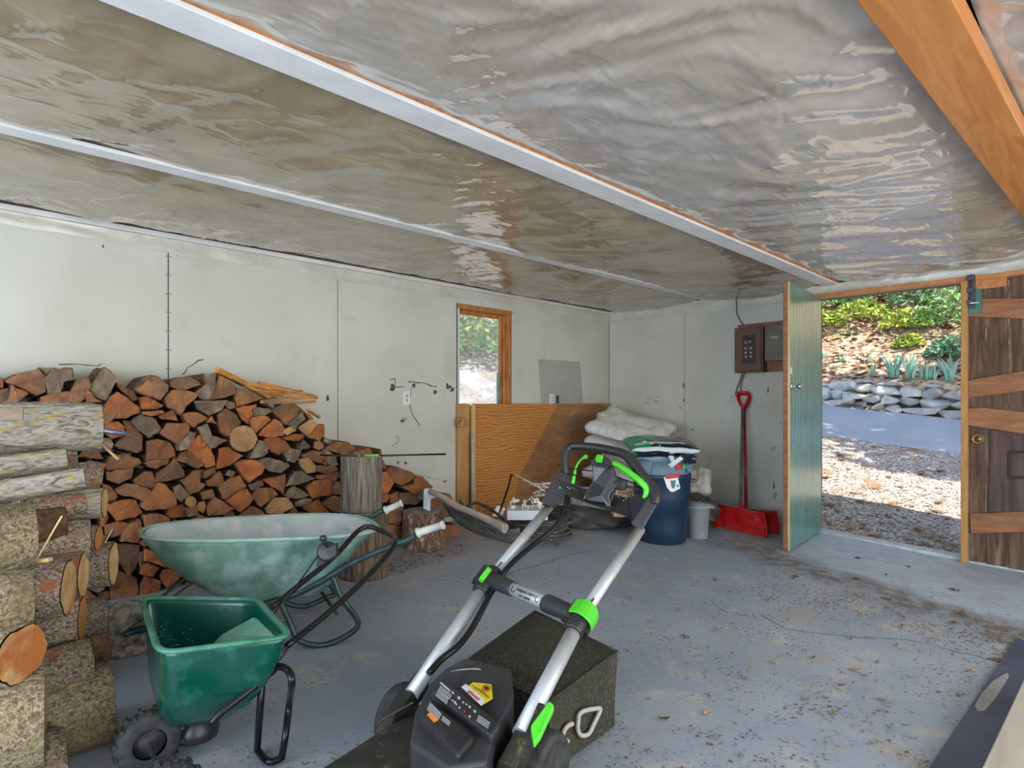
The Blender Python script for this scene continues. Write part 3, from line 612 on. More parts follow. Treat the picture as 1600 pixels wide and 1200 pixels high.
bl=[(1440,470,14.2,.9,1.2,2,'tall blue-green shrub beside the door post, upper right'),(1475,500,13.6,.75,1.0,1,'mid-green leafy shrub against the post, above the irises'),(1480,545,12.9,.45,.5,2,'dark low shrub by the post just above the irises'),
(1415,500,14.0,.6,.55,0,'yellow-green shrub in the middle of the bank'),(1345,490,15.5,.8,.6,0,'pale yellow-green shrub on the bank left of middle'),(1310,470,17,.9,.8,1,'green shrub high up on the left of the bank'),
(1380,455,17.5,1.2,1.0,0,'wide sunlit shrub along the top of the bank'),(1420,530,13.3,.35,.35,0,'small bright green sprig patch in the mulch, middle of bank'),(1500,440,16,1.4,1.6,1,'large green shrub at the top right of the bank'),
(1285,500,15,.6,.5,0,'sunlit shrub beside the green door, upper left of bank'),(1340,440,21,1.6,1.4,0,'broad yellow shrub at the crest behind the others')]
def hillhit(px,py):
    r=ray(px,py); d=7.5
    while d<60:
        p=C0+r*d
        if p.x>12 and p.z<TZ(p.x,p.y): return p
        d+=.05
    return p
for i,(px,py,x,rad,hg,mi,lb) in enumerate(bl):
    p=hillhit(px,py+14); bush(p.x,p.y,rad*.75,hg*.75,bush_m[mi],lb,int(520*rad+300),.065,seed=40+i)
# shrubs seen through the window
for i,(px,py,rad,hg,mi,lb) in enumerate([(735,560,.9,1.1,1,'shrub seen through the left half of the window'),(762,548,1.2,1.6,0,'pale shrub seen through the right half of the window'),(748,500,1.8,2.6,2,'tall dark-leaved tree crown at the top of the window view')]):
    r=ray(px,py); d=8
    while d<50 and (C0+r*d).z>TZ(*(C0+r*d).xy): d+=.05
    p=C0+r*d; bush(p.x,p.y,rad,hg,bush_m[mi],lb,700,.09,seed=90+i)
# leaf litter on the bank and gravel
def litter(n,f,name,m,sz,seed,thin=False):
    r=random.Random(seed); q=MB()
    for k in range(n):
        x,y,z=f(r); a=r.uniform(0,6.28); l=sz*r.uniform(.3,1)**2*1.9; w_=l*r.uniform(.12,.5); t=r.uniform(-.35,.35)*l
        u=Vector((math.cos(a),math.sin(a),t)); v=Vector((-math.sin(a),math.cos(a),r.uniform(-.3,.3)))
        c=Vector((x,y,z+.004+abs(t)*l*.6)); q.add([c-u*l,c+v*w_,c+u*l,c-v*w_],[(0,1,2,3)])
    return tag(q.build(name,m,origin=(0,0,0)),kind='stuff')
def fh(r):
    x=12.2+abs(r.gauss(0,2.5)); y=r.uniform(0,9); return x,y,TZ(x,y)+.16*fbm((x,y,1),1.1,4)
tag(litter(6500,fh,'bank_litter',mat('bank_litter',(.16,.08,.05),(.50,.34,.22),rough=.95,scale=3),.07,5),'brown and tan dead leaves covering the bank behind the stone wall','leaf litter')
def fg(r):
    x=6.4+3.4*r.random()**1.3; y=.2+r.random()*4.5; k=.35+fbm((x*1.2,y*1.2,4),1.5); 
    return x,y,TZ(x,y)+.02*fbm((x,y,1),2,4)
tag(litter(9000,fg,'gravel_litter',litter_m,.018,6),'fine brown needles and chips strewn over the gravel outside','litter')
# needle clumps on the gravel
cl_m=mat('needle_clump',(.26,.12,.05),(.44,.27,.13),rough=.95,scale=9,vary=.3)
def clump(x,y,z,s,m,label,cat,group,name='needle_clump',seed=0):
    r=random.Random(seed); q=MB()
    for k in range(26):
        a=r.uniform(0,6.28); rr=s*math.sqrt(r.random()); c=Vector((x+math.cos(a)*rr,y+math.sin(a)*rr,z+.004+s*.35*(1-rr/s)*r.random())); b=r.uniform(0,6.28); l=s*r.uniform(.25,.6)
        u=Vector((math.cos(b),math.sin(b),r.uniform(-.3,.3)))*l; v=Vector((-math.sin(b),math.cos(b),r.uniform(-.5,.5)))*s*.09; q.add([c-u,c+v,c+u,c-v],[(0,1,2,3)])
    q.lathe((x,y,z-.005),[(0,s*.28),(s*.35,s*.2),(s*.6,.0)],7)
    return tag(q.build(name,m),label,cat,group)
i=0; GC=[]
for px,py in [(1312,712),(1316,720),(1290,748),(1325,735),(1388,746),(1335,773),(1367,764),(1408,762),(1470,738),(1440,742),(1465,788),(1462,800),(1398,788),(1425,792),(1388,810),(1350,822),(1325,810),(1310,800),(1290,810),(1435,830),(1472,842),(1420,846),(1298,790),(1345,785),(1308,690),(1480,812),(1330,826),(1300,822)]:
    r=ray(px,py); d=5
    while d<14 and (C0+r*d).z>TZ(*(C0+r*d).xy): d+=.02
    p=C0+r*d; i+=1
    if p.x>6.4: GC.append((px,py,clump(p.x,p.y,TZ(p.x,p.y)+.01,.05*R.uniform(.7,1.4),cl_m,'brown needle clump lying on the sunlit gravel outside the doorway','debris','needle clumps on the gravel',seed=i)))
rank(GC,'brown needle clump on the outdoor gravel, %s row from the road, %s from left',14)
# trees beyond the frame whose crowns dapple the gravel and shade the road
def tree(x,y,zb,cz,rx,n,ls,label,seed,flat=.4,base=None):
    r=random.Random(seed); bx,by=base; zb=TZ(bx,by)-.1 if by>-2.4 else -.3; t=thing('shade_tree',(bx,by,zb),label,'tree'); q=MB()
    q.tube([(bx,by,zb-.1),(bx+(x-bx)*.15,by+(y-by)*.15,zb+(cz-zb)*.6),(x,y,cz)],[.2,.15,.08],10)
    for k in range(8):
        a=k*.8; q.tube([(x,y,cz-.8),(x+math.cos(a)*rx*.5,y+math.sin(a)*rx*.5,cz),(x+math.cos(a)*rx*.9,y+math.sin(a)*rx*.9,cz+.2)],[.07,.04,.015],6)
    q.build('trunk',stem_m,parent=t); q=MB()
    for k in range(n):
        while 1:
            p=Vector((r.uniform(-1,1),r.uniform(-1,1),r.uniform(-1,1)))
            if p.length<1 and fbm((p.x*2.2+seed,p.y*2.2,p.z),1,2)>-.12: break
        c=Vector((x+p.x*rx,y+p.y*rx,cz+p.z*rx*flat)); d=Vector((r.uniform(-1,1),r.uniform(-1,1),r.uniform(-.5,.5))).normalized(); e=d.cross(Vector((r.uniform(-1,1),r.uniform(-1,1),2))).normalized(); l=ls*r.uniform(.6,1.3)
        q.add([c-d*l,c+e*l*.45,c+d*l,c-e*l*.45],[(0,1,2,3)])
    q.build('crown',bush_m[1],parent=t,kind='stuff')
def over(x,y,z,h): k=h/SUN.z; return x+SUN.x*k,y+SUN.y*k,z+h
a=over(11.0,1.6,.9,6.5); tree(a[0],a[1],TZ(a[0],a[1])-.2,a[2],2.5,3800,.15,'leafy tree right of the doorway shading the road, out of view',11,.28,(8.8,-2.3))
a=over(10.9,4.6,1.1,6.8); tree(a[0],a[1],TZ(a[0],a[1]),a[2],2.1,3000,.15,'second leafy tree shading the far part of the road, out of view',17,.28,(7.2,6.6))
a=over(14.5,3.0,3.0,7.5); tree(9.2,-4.2,TZ(9.2,-4.2),a[2],2.4,1500,.16,'taller sparse tree casting broken shade on the bank, out of view',23,.3,(9.6,-4.6))
# ================================================================ FIREWOOD STACK ALONG THE WINDOW WALL
Z1=lambda L:[(x/4,y/4+540) for x,y in L]
Z2=lambda L:[(x/4,y/4+840) for x,y in L]
Z3=lambda L:[(x/4+300,y/4+540) for x,y in L]
Z5=lambda L:[(x/6.665+160,y/6.665+780) for x,y in L]
def circ(cx,cy,r,n=14): return [(cx+r*math.cos(2*math.pi*k/n),cy+r*math.sin(2*math.pi*k/n)) for k in range(n)]
O_,B_,G_,T_=0,1,2,3
LOGS=[]
def lg(f,col,L): LOGS.append((f(L),col))
lg(Z1,B_,[(40,220),(150,165),(245,145),(290,200),(285,290),(230,312),(140,270),(60,235)])
lg(Z1,O_,[(-60,190),(22,212),(20,262),(-60,265)]); lg(Z1,B_,[(-60,270),(55,268),(62,300),(40,350),(-60,352)])
lg(Z1,B_,[(75,250),(185,300),(110,355),(48,355)]); lg(Z1,G_,[(250,140),(355,135),(350,165),(300,200),(270,170)])
lg(Z1,G_,[(290,205),(330,150),(450,140),(455,195),(400,230),(380,290),(300,298)])
lg(Z1,B_,[(265,320),(320,298),(440,285),(480,210),(560,205),(570,250),(530,330),(500,355),(270,355)])
lg(Z1,G_,[(555,265),(655,135),(735,205),(690,300),(665,348),(600,325)]); lg(Z1,B_,[(545,275),(600,328),(640,355),(545,355)])
lg(Z1,B_,[(725,230),(830,285),(868,335),(830,345),(740,262)])
lg(Z1,O_,[(655,480),(655,400),(690,320),(740,290),(800,330),(870,385),(875,420),(790,450),(720,455),(670,495)])
lg(Z1,B_,[(860,280),(945,185),(985,190),(1055,250),(1050,280),(1005,335),(940,318)]); lg(Z1,O_,[(875,320),(930,318),(1025,370),(1010,385),(880,400)])
lg(Z1,B_,[(1065,230),(1110,200),(1180,195),(1230,215),(1255,245),(1200,265),(1110,275),(1070,262)])
lg(Z1,B_,[(1025,330),(1080,280),(1130,278),(1245,300),(1190,360),(1130,430),(1060,385)])
lg(Z1,G_,[(1235,290),(1290,240),(1290,180),(1350,175),(1350,250),(1310,335),(1250,330)]); lg(Z1,B_,[(1300,335),(1350,250),(1370,185),(1470,250),(1475,300),(1400,325)])
lg(Z1,G_,[(1210,350),(1300,345),(1425,342),(1390,400),(1310,437),(1245,400)]); lg(Z1,B_,[(890,412),(1010,405),(1025,420),(950,442),(895,430)])
lg(Z1,B_,[(990,442),(1085,400),(1112,470),(1010,460)]); lg(Z1,O_,[(1140,428),(1225,412),(1298,455),(1210,510),(1175,480)])
lg(Z1,G_,[(820,475),(880,425),(970,460),(1008,520),(930,580),(860,520)]); lg(Z1,O_,[(1000,550),(1050,485),(1165,482),(1190,510),(1165,570),(1120,625),(1060,580)])
lg(Z1,G_,[(1120,625),(1190,535),(1230,545),(1215,590),(1170,650),(1130,655)]); lg(Z1,G_,[(1240,510),(1300,490),(1325,560),(1420,590),(1320,645),(1260,560)])
lg(Z1,B_,[(1365,430),(1410,395),(1460,420),(1510,480),(1430,570),(1380,545),(1360,480)]); lg(Z1,B_,[(770,470),(830,480),(890,570),(890,650),(850,672),(720,625),(760,575),(795,560)])
lg(Z1,G_,[(640,575),(690,580),(710,620),(690,650),(640,610)]); lg(Z1,B_,[(920,600),(980,582),(1060,610),(1095,650),(1095,690),(1050,705),(960,712),(905,725),(920,670)])
lg(Z1,B_,[(905,730),(960,718),(1055,710),(1050,740),(980,768),(930,755)]); lg(Z1,B_,[(655,750),(700,690),(790,680),(870,710),(880,740),(820,765),(720,775),(665,780)])
lg(Z1,B_,[(665,790),(835,770),(820,830),(740,865),(680,840)]); lg(Z1,B_,[(980,800),(1060,740),(1090,700),(1150,780),(1150,815),(1060,845),(975,848)])
lg(Z1,B_,[(1105,715),(1170,655),(1215,690),(1275,745),(1240,768)]); lg(Z1,O_,[(1170,650),(1235,562),(1275,565),(1340,700),(1345,745),(1290,758),(1215,685)])
lg(Z1,O_,[(1365,650),(1430,638),(1515,690),(1440,745),(1355,775)]); lg(Z1,B_,[(830,840),(900,785),(945,790),(970,830),(960,880),(950,890),(840,865)])
lg(Z1,B_,[(720,900),(790,865),(850,868),(940,900),(950,930),(905,975),(860,955),(740,925)]); lg(Z1,B_,[(640,865),(690,880),(735,940),(720,965),(650,975)])
lg(Z1,O_,[(885,1000),(950,930),(985,855),(1040,870),(1100,950),(1105,995),(1040,1020),(920,1032)]); lg(Z1,G_,[(1080,890),(1130,870),(1190,930),(1130,978),(1100,950)])
lg(Z1,B_,[(1130,845),(1210,785),(1270,775),(1255,855),(1290,870),(1240,915),(1190,928)]); lg(Z1,B_,[(1290,850),(1340,810),(1375,790),(1410,860),(1380,885),(1300,880)])
lg(Z1,B_,[(1275,790),(1345,760),(1350,790),(1285,830)]); lg(Z1,O_,[(1375,870),(1440,830),(1500,810),(1540,880),(1420,960),(1385,960)])
lg(Z1,B_,[(1255,915),(1330,900),(1345,950),(1265,965)]); lg(Z1,O_,[(1410,970),(1520,900),(1550,895),(1583,960),(1560,1000),(1500,1040),(1465,1010)])
lg(Z1,T_,circ(1197,977,34,10)); lg(Z1,T_,[(1235,985),(1280,975),(1290,1020),(1265,1050),(1225,1020)]); lg(Z1,B_,[(1170,1015),(1225,1005),(1250,1060),(1180,1070)])
lg(Z1,O_,[(1295,1045),(1310,985),(1350,950),(1460,1020),(1400,1055),(1300,1065)]); lg(Z1,B_,[(1390,1055),(1450,1030),(1490,1080),(1440,1100)]); 
lg(Z1,O_,[(660,995),(760,965),(850,965),(890,1040),(840,1070),(730,1095),(680,1030)]); lg(Z1,B_,[(905,1060),(1000,1058),(1065,1080),(1040,1160),(915,1170)])
lg(Z1,O_,[(1040,1050),(1090,1000),(1150,990),(1155,1070),(1060,1078)]); lg(Z1,O_,[(655,1120),(740,1102),(805,1115),(770,1180),(700,1200),(660,1180)])
lg(Z1,B_,[(770,1180),(820,1110),(880,1095),(895,1180),(860,1230),(760,1225)]); lg(Z1,O_,[(630,1060),(670,1045),(680,1080),(650,1130),(630,1140)])
for c,L in [(B_,[(275,265),(435,330),(380,355),(275,382)]),(O_,[(270,388),(405,370),(385,440),(360,488),(310,460)]),(T_,circ(325,583,82,18)),(G_,[(385,400),(420,385),(480,395),(500,410),(440,445),(390,440)]),
(O_,[(370,470),(385,445),(450,435),(495,465),(440,515),(400,545),(375,510)]),(B_,[(500,400),(560,375),(640,365),(690,400),(650,440),(610,495),(580,490)]),(O_,[(415,562),(440,520),(520,460),(560,480),(577,520),(575,565),(480,568)]),
(T_,[(580,520),(620,505),(655,530),(600,558),(578,545)]),(G_,[(605,495),(660,440),(690,420),(710,460),(650,520)]),(O_,[(690,400),(740,430),(760,465),(740,460),(715,440)]),(T_,[(665,515),(740,460),(790,490),(730,565),(690,545)]),
(O_,[(725,570),(780,500),(825,495),(832,560),(800,597)]),(O_,[(570,575),(640,552),(700,555),(705,575),(670,595),(590,590)]),(O_,[(440,600),(470,575),(560,575),(620,640),(600,655),(540,680),(490,660)]),(G_,[(360,705),(420,588),(470,620),(480,670),(440,695)]),
(G_,[(675,650),(700,585),(740,630),(730,645)]),(T_,[(765,600),(815,595),(825,635),(790,655),(765,640)]),(G_,[(830,570),(880,600),(850,615),(825,600)]),(B_,[(830,640),(900,600),(985,605),(1020,640),(1025,690),(950,685),(880,665)]),
(G_,[(575,670),(620,645),(685,650),(670,700),(640,735),(600,720)]),(B_,[(680,690),(760,655),(830,670),(850,710),(840,745),(760,725)]),(G_,[(815,655),(845,650),(900,690),(920,745),(855,745)]),(G_,[(415,720),(480,700),(600,735),(615,755),(560,795),(490,790)]),
(O_,[(275,745),(330,715),(410,720),(460,760),(440,800),(360,855),(320,800)]),(T_,[(665,715),(730,700),(775,750),(775,795),(720,800)]),(B_,[(780,750),(905,750),(915,780),(850,800),(785,790)]),(G_,[(585,880),(650,785),(690,785),(770,830),(680,865)]),
(B_,[(790,810),(915,785),(920,820),(880,860),(780,830)]),(O_,[(440,840),(500,825),(585,800),(585,870),(570,930),(500,880)]),(B_,[(355,870),(440,840),(450,870),(370,905)]),(B_,[(375,940),(410,890),(500,890),(535,930),(430,1010)]),
(G_,[(580,930),(640,880),(745,935),(690,955),(600,955)]),(O_,[(725,880),(790,840),(870,840),(885,880),(880,930),(760,955)]),(T_,[(460,1020),(510,950),(600,950),(635,1010),(560,1050),(470,1050)]),(G_,[(640,985),(690,958),(745,958),(750,970),(700,1000),(650,1010)]),
(O_,[(690,1010),(790,960),(820,1000),(870,1050),(740,1050)]),(B_,[(820,990),(890,935),(940,960),(940,1040),(900,1045)]),(B_,[(300,1060),(370,1000),(480,1060),(400,1120),(310,1100)]),(B_,[(600,1050),(640,1010),(680,1050),(660,1110)]),(B_,[(885,890),(920,850),(935,930),(900,930)]),
(O_,[(1185,920),(1180,800),(1215,790),(1265,860),(1225,920)]),(B_,[(1215,785),(1270,755),(1390,800),(1390,830),(1320,875),(1240,845)]),(O_,[(1395,815),(1440,818),(1510,885),(1440,905),(1390,870)]),(O_,[(1310,885),(1420,860),(1440,900),(1400,930)]),
(B_,[(1300,925),(1390,920),(1430,970),(1400,1000),(1300,980)]),(O_,[(1180,925),(1240,930),(1220,980),(1180,985)]),(O_,[(1235,940),(1290,910),(1300,980),(1240,985)]),(B_,[(1205,1030),(1300,1000),(1350,1040),(1300,1120),(1230,1110)]),
(B_,[(1190,1120),(1230,1115),(1320,1130),(1330,1190),(1250,1250),(1180,1210)]),(B_,[(1200,1220),(1260,1250),(1310,1290),(1240,1350),(1190,1300)]),(O_,[(1560,1130),(1640,1120),(1700,1180),(1690,1230),(1580,1235)]),(B_,[(1180,650),(1180,760),(1215,770),(1190,690)])]: lg(Z3,c,L)
for c,L in [(B_,[(180,480),(390,480),(380,640),(290,800),(165,660)]),(O_,[(455,520),(620,560),(700,620),(640,700),(445,640)]),(O_,[(400,680),(470,660),(600,720),(530,810),(400,780)]),(B_,[(90,790),(180,740),(360,830),(385,960),(290,1060),(90,1070)]),
(O_,[(400,900),(450,800),(620,850),(590,980),(400,1000)]),(O_,[(605,790),(650,730),(880,730),(800,830),(680,930),(630,880)]),(B_,[(640,710),(720,620),(830,715)]),(G_,[(380,560),(440,540),(440,650),(390,680)]),(B_,[(830,990),(920,880),(1100,870),(1300,990),(1250,1060),(860,1060)]),(O_,[(960,860),(1000,800),(1060,830),(1060,870)]),(B_,[(720,600),(830,560),(900,690),(840,700)])]: lg(Z5,c,L)
# hidden and in-between pieces behind the wheelbarrow: filled with smaller splits
def inpoly(p,P):
    c=False;j=len(P)-1
    for i in range(len(P)):
        if (P[i][1]>p[1])!=(P[j][1]>p[1]) and p[0]<(P[j][0]-P[i][0])*(p[1]-P[i][1])/(P[j][1]-P[i][1])+P[i][0]: c=not c
        j=i
    return c
def dseg(p,a,b):
    ax,ay=a;bx,by=b;dx,dy=bx-ax,by-ay;t=max(0,min(1,((p[0]-ax)*dx+(p[1]-ay)*dy)/(dx*dx+dy*dy+1e-9)));return math.hypot(p[0]-ax-t*dx,p[1]-ay-t*dy)
def dpoly(p,P):
    if inpoly(p,P): return -1
    return min(dseg(p,P[i],P[(i+1)%len(P)]) for i in range(len(P)))
OUT=[(-20,632),(30,632),(160,628),(300,600),(400,612),(440,640),(500,665),(545,700),(598,725),(630,735),(675,765),(700,800),(690,835),(640,868),(520,895),(400,912),(262,932),(165,945),(40,960),(-20,965)]
rf=random.Random(5); FILL=[]
cand=[(rf.uniform(-20,700),rf.uniform(600,960)) for _ in range(5000)]
for rmin in (19,15,11,8):
    for c in cand:
        if rmin<15 and c[1]>830 and 240<c[0]<560 : continue
        if rmin<15 and c[0]<150 : continue
        if not inpoly(c,OUT): continue
        d=min([dpoly(c,P) for P,_ in LOGS if abs(P[0][0]-c[0])<75 and abs(P[0][1]-c[1])<75]+[99])
        if d<rmin*.85: continue
        rr=min(d*1.0,rmin*1.15); a0=rf.random()*6; n=rf.choice([3,4,4,5,6])
        P=[(c[0]+rr*1.15*math.cos(a0+2*math.pi*k/n+rf.uniform(-.3,.3)),c[1]+rr*.95*math.sin(a0+2*math.pi*k/n+rf.uniform(-.3,.3))) for k in range(n)]
        LOGS.append((P,rf.choice([B_,B_,O_,G_,B_])))
ORD=['zeroth','first','second','third','fourth','fifth','sixth','seventh','eighth','ninth','tenth','eleventh','twelfth','thirteenth','fourteenth','fifteenth','sixteenth','seventeenth','eighteenth','nineteenth','twentieth','twenty-first','twenty-second','twenty-third','twenty-fourth','twenty-fifth','twenty-sixth']
cen=[(sum(p[0] for p in P)/len(P),sum(p[1] for p in P)/len(P)) for P,_ in LOGS]
rows={}
for i,c in enumerate(cen): rows.setdefault(int((c[1]-570)//24),[]).append(i)
rk=sorted(rows); place={}
for ri,k in enumerate(rk):
    for j,i in enumerate(sorted(rows[k],key=lambda i:cen[i][0])): place[i]=(ri+1,j+1)
CN=['orange-brown','dark brown','grey-brown','tan']
rw=random.Random(9)
for i,(P,ci) in enumerate(LOGS):
    yf=4.07+rw.uniform(-.035,.05); yb=4.475
    if len(P)>9: yf=4.05
    cx=cen[i][0];cy=cen[i][1]
    Q=[((x-cx)*1.045+cx,(y-cy)*1.045+cy) for x,y in P]
    W=[WA(x,y,yf) for x,y in Q]
    # resample edges with small chips
    V=[]
    for a,b in zip(W,W[1:]+W[:1]):
        L=(b-a).length; k=max(1,min(5,int(L/.028)))
        for j in range(k):
            p=a.lerp(b,j/k)
            if len(P)<10: p+=Vector((rw.uniform(-1,1),0,rw.uniform(-1,1)))*(.0035 if j else .002)
            V.append(p)
    c=sum(V,Vector())/len(V); n=len(V); q=MB(); vs=[]
    sk=Vector((rw.uniform(-.02,.02),0,rw.uniform(-.015,.015)))
    for r_,(f,s) in enumerate([(0,.93),(.02,1),(.35,1.0),(.7,1.0),(1,.97)]):
        for p in V:
            pp=c+(p-c)*s+sk*f; jit=.004 if 0<r_<4 else .0015
            vs.append(Vector((pp.x+rw.uniform(-jit,jit),yf+(yb-yf)*f+(rw.uniform(-.006,.006) if r_<2 else 0),pp.z+rw.uniform(-jit,jit))))
    vs.append(Vector((c.x,yf-.004,c.z))); vs.append(Vector((c.x+sk.x,yb,c.z+sk.z)))
    m_=len(vs)
    q.add(vs,[(m_-2,(k+1)%n,k) for k in range(n)],0); q.f.extend([[m_-1,4*n+k,4*n+(k+1)%n] for k in range(n)]); q.m.extend([1]*n); q.sm.extend([False]*n)
    for r_ in range(4):
        for k in range(n):
            q.f.append([r_*n+k,r_*n+(k+1)%n,(r_+1)*n+(k+1)%n,(r_+1)*n+k]); q.m.append(0 if r_==0 else 1); q.sm.append(False)
    shp='round' if len(P)>9 else 'wedge-shaped' if len(P)<=4 else 'chunky' if len(P)<=6 else 'half-round'
    ro,co=place[i]
    noun='log end' if len(P)>9 else 'split log'
    lab='%s %s %s in the wall stack, row %s from top, %s from left'%(CN[ci],shp,noun,ORD[ro],ORD[min(co,26)])
    o=q.build('split_log',[ends[ci],side_m]); tag(o,lab,'firewood','split logs stacked along the window wall')
# kindling on top of the stack
KS=[[(338,578),(382,600),10],[(362,588),(420,622),8],[(380,598),(445,612),7],[(403,598),(465,612),5],[(420,612),(472,611),5],[(408,628),(494,620),6],[(440,633),(493,627),5],[(385,604),(432,620),6],[(395,608),(470,622),5],[(426,606),(490,618),5],[(480,640),(499,652),5],[(444,618),(496,622),5]]
KL=['thick kindling stick leaning highest at the left of the kindling heap','flat kindling slat sloping down behind the highest stick','upper kindling stick crossing the middle of the heap','short kindling stick at the back top of the heap','small level kindling stick near the heap middle','long level kindling stick at the lower front of the heap','lowest kindling stick pointing right over the split logs','short kindling stick under the highest one','kindling slat running from heap centre to the right','thin kindling stick ending highest at the right','single kindling piece slid down right of the heap','kindling stick with the farthest right tip of the heap']
for i,((a,b,t),lb) in enumerate(zip(KS,KL)):
    y=4.08+.02*(i%5); A=WA(*a,y); B=WA(*b,y+.10); q=MB(); q.bar(A,B,t*.0042,t*.0036); tag(q.build('kindling_stick',kind_m,bevel=.002,seg=1),lb,'kindling','kindling sticks on the log stack')
# ================================================================ LEFT LOG PILE (near the camera)
def log(px,py,d,rpx,L,yaw,bark,endm,label,name='round_log',seed=0,sq=1.0,pitch=0,ends_=True,tap=.0,bumpy=.12):
    """px,py,d: the visible cut end; the log runs back from it to the left"""
    r=rpx*d/FPX; a=math.radians(yaw); dirv=Vector((-math.cos(a)*math.cos(pitch),math.sin(a)*math.cos(pitch),math.sin(pitch))); E=U(px,py,d)
    z=dirv; x=z.cross(Vector((0,0,1))).normalized(); y=x.cross(z); n=28; m=max(8,int(L/.035)); vs=[]
    for i in range(m+1):
        f=i/m
        for k in range(n):
            th=2*math.pi*k/n; c_,s_=math.cos(th),math.sin(th)*sq
            rr=r*(1+tap*f)*(1+bumpy*fbm((c_*1.5+seed,s_*1.5,f*L*4+seed*3),1,2)+.035*fbm((c_*6,s_*6,f*L*14+seed),1,2))*(1 if 0<i<m else .96)
            vs.append(E+z*(L*f)+x*(c_*rr)+y*(s_*rr))
    q=MB(); q.add(vs,[(i*n+k,i*n+(k+1)%n,(i+1)*n+(k+1)%n,(i+1)*n+k) for i in range(m) for k in range(n)],0,True)
    o=q.build(name,[bark]); t=o; tag(t,label,'log','round logs in the near left pile')
    for f in (0,m):
        q=MB(); vv=vs[f*n:(f+1)*n]; c=sum(vv,Vector())/n; o_=z*(-.002 if f==0 else .002)
        q.add([c+o_]+[c+(v-c)*.5+o_ for v in vv]+[c+(v-c)*.94+o_ for v in vv],[(0,1+k,1+(k+1)%n) for k in range(n)]+[(1+k,1+n+k,1+n+(k+1)%n,1+(k+1)%n) for k in range(n)])
        q.build('cut_end',[endm],parent=t)
    return t
log(157,665,2.45,36,.75,4,bark_g,cut_m,'thick grey log with yellow lichen, topmost of the near left pile',seed=1,tap=.06)
log(104,717,2.30,17,.6,4,bark_g,cut_m,'medium grey log directly under the topmost lichen log',seed=2,tap=.25,pitch=-.10)
log(134,745,2.15,16,.65,14,bark_g,cut_m,'slim grey log with a pale cut end, third down the near pile',seed=3,tap=.25,pitch=-.15)
log(131,787,2.42,17,.2,-3,bark_b,cut_m,'short dark barked log tucked under the slim grey log',seed=4)
log(152,742,2.62,26,.3,-5,bark_b,cut_m,'split reddish log standing behind the tips of the grey logs',seed=5,sq=.8)
log(163,785,2.60,26,.3,22,bark_g,cut_m,'grey log with a small oval cut end at the right edge of the pile',seed=6,sq=.9)
log(50,838,1.98,54,.5,-2,bark_m,cut_o,'large mossy log at the left frame edge, upper one',seed=7)
log(44,935,1.92,56,.5,-2,bark_m,cut_o,'large mossy log at the left frame edge, below the upper mossy one',seed=8)
log(100,820,2.35,32,.35,0,side_m,cut_m,'dark reddish split log behind the mossy log',seed=9)
log(141,842,2.40,31,.35,8,bark_b,cut_m,'grey-brown barked log mid-pile with a narrow pale edge',seed=10)
log(154,842,2.55,20,.12,28,bark_b,cut_m,'small pale-faced wedge sitting right of the mid-pile log',seed=11)
log(107,917,2.15,44,.42,23,bark_b,cut_m,'rough log with a long oval orange-pale cut end, centre of the pile',seed=12)
log(130,898,2.32,37,.3,22,bark_b,cut_m,'log with an oval pale cut end just right of the centre log',seed=13)
log(177,880,2.60,34,.35,24,bark_b,cut_m,'barked log whose tall cut end forms the right edge of the pile',seed=14)
log(128,966,2.25,36,.35,20,bark_b,cut_m,'log below the oval ends with a thin sliver of cut face',seed=15)
log(168,962,2.55,30,.3,10,bark_b,cut_m,'grey-green log low on the right side of the pile',seed=16)
log(168,1010,2.50,25,.3,0,side_m,cut_m,'dark split piece low on the right side of the pile',seed=17)
log(140,1036,2.20,37,.4,0,bark_b,cut_m,'brown barked log above the floor row of the near pile',seed=18)
log(168,1098,2.23,62,.55,0,bark_m,cut_m,'thick reddish-brown log lying on the floor at the pile corner',seed=19)
log(34,1022,1.80,48,.45,52,bark_m,cut_o,'log facing the camera with an orange-hearted cut end',seed=20)
log(70,1120,1.85,72,.5,8,bark_m,cut_o,'large bark-covered log at the lower left corner of the frame',seed=21)
log(100,1215,1.95,75,.5,4,bark_b,cut_m,'log on the floor beneath the lower left corner log',seed=22)
log(60,880,2.5,60,.4,0,bark_b,cut_m,'dark log inside the pile behind the mossy logs',seed=23)
log(110,1040,2.6,60,.4,0,bark_b,cut_m,'dark log inside the pile behind the brown barked log',seed=24)
log(110,960,2.75,55,.5,0,bark_b,cut_m,'dark log deep in the pile between the two right-hand columns',seed=25)
log(112,740,2.78,58,.8,0,bark_b,cut_m,'dark log deep in the upper pile behind the slim grey log',seed=26)
q=MB(); a=U(38,647,2.0); q.obox(a+Vector((-.12,.02,0)),(1,-.12,0),(.12,1,0),(0,0,1),.12,.03,.022); tag(q.build('sawn_board',[mat('dull_board',(.22,.16,.12),(.30,.22,.17),rough=.85,scale=9,stretch=(1,5,5))],bevel=.003),'short sawn board end lying across the topmost lichen log','board')
q=MB(); a=U(38,647,2.0); 
q=MB(); q.tube([U(100,664,2.95),U(198,678,2.75)],.012,12); q.lathe(U(198,678,2.75),[(.012,0),(.012,.004),(.008,.004),(.008,-.03)],12,ax=(ray(198,678)-ray(150,671))); tag(q.build('metal_pipe',mat('blue_grey_pipe',(.16,.20,.27),rough=.3,metal=.6)),'blue-grey metal pipe end poking out behind the topmost log','pipe')
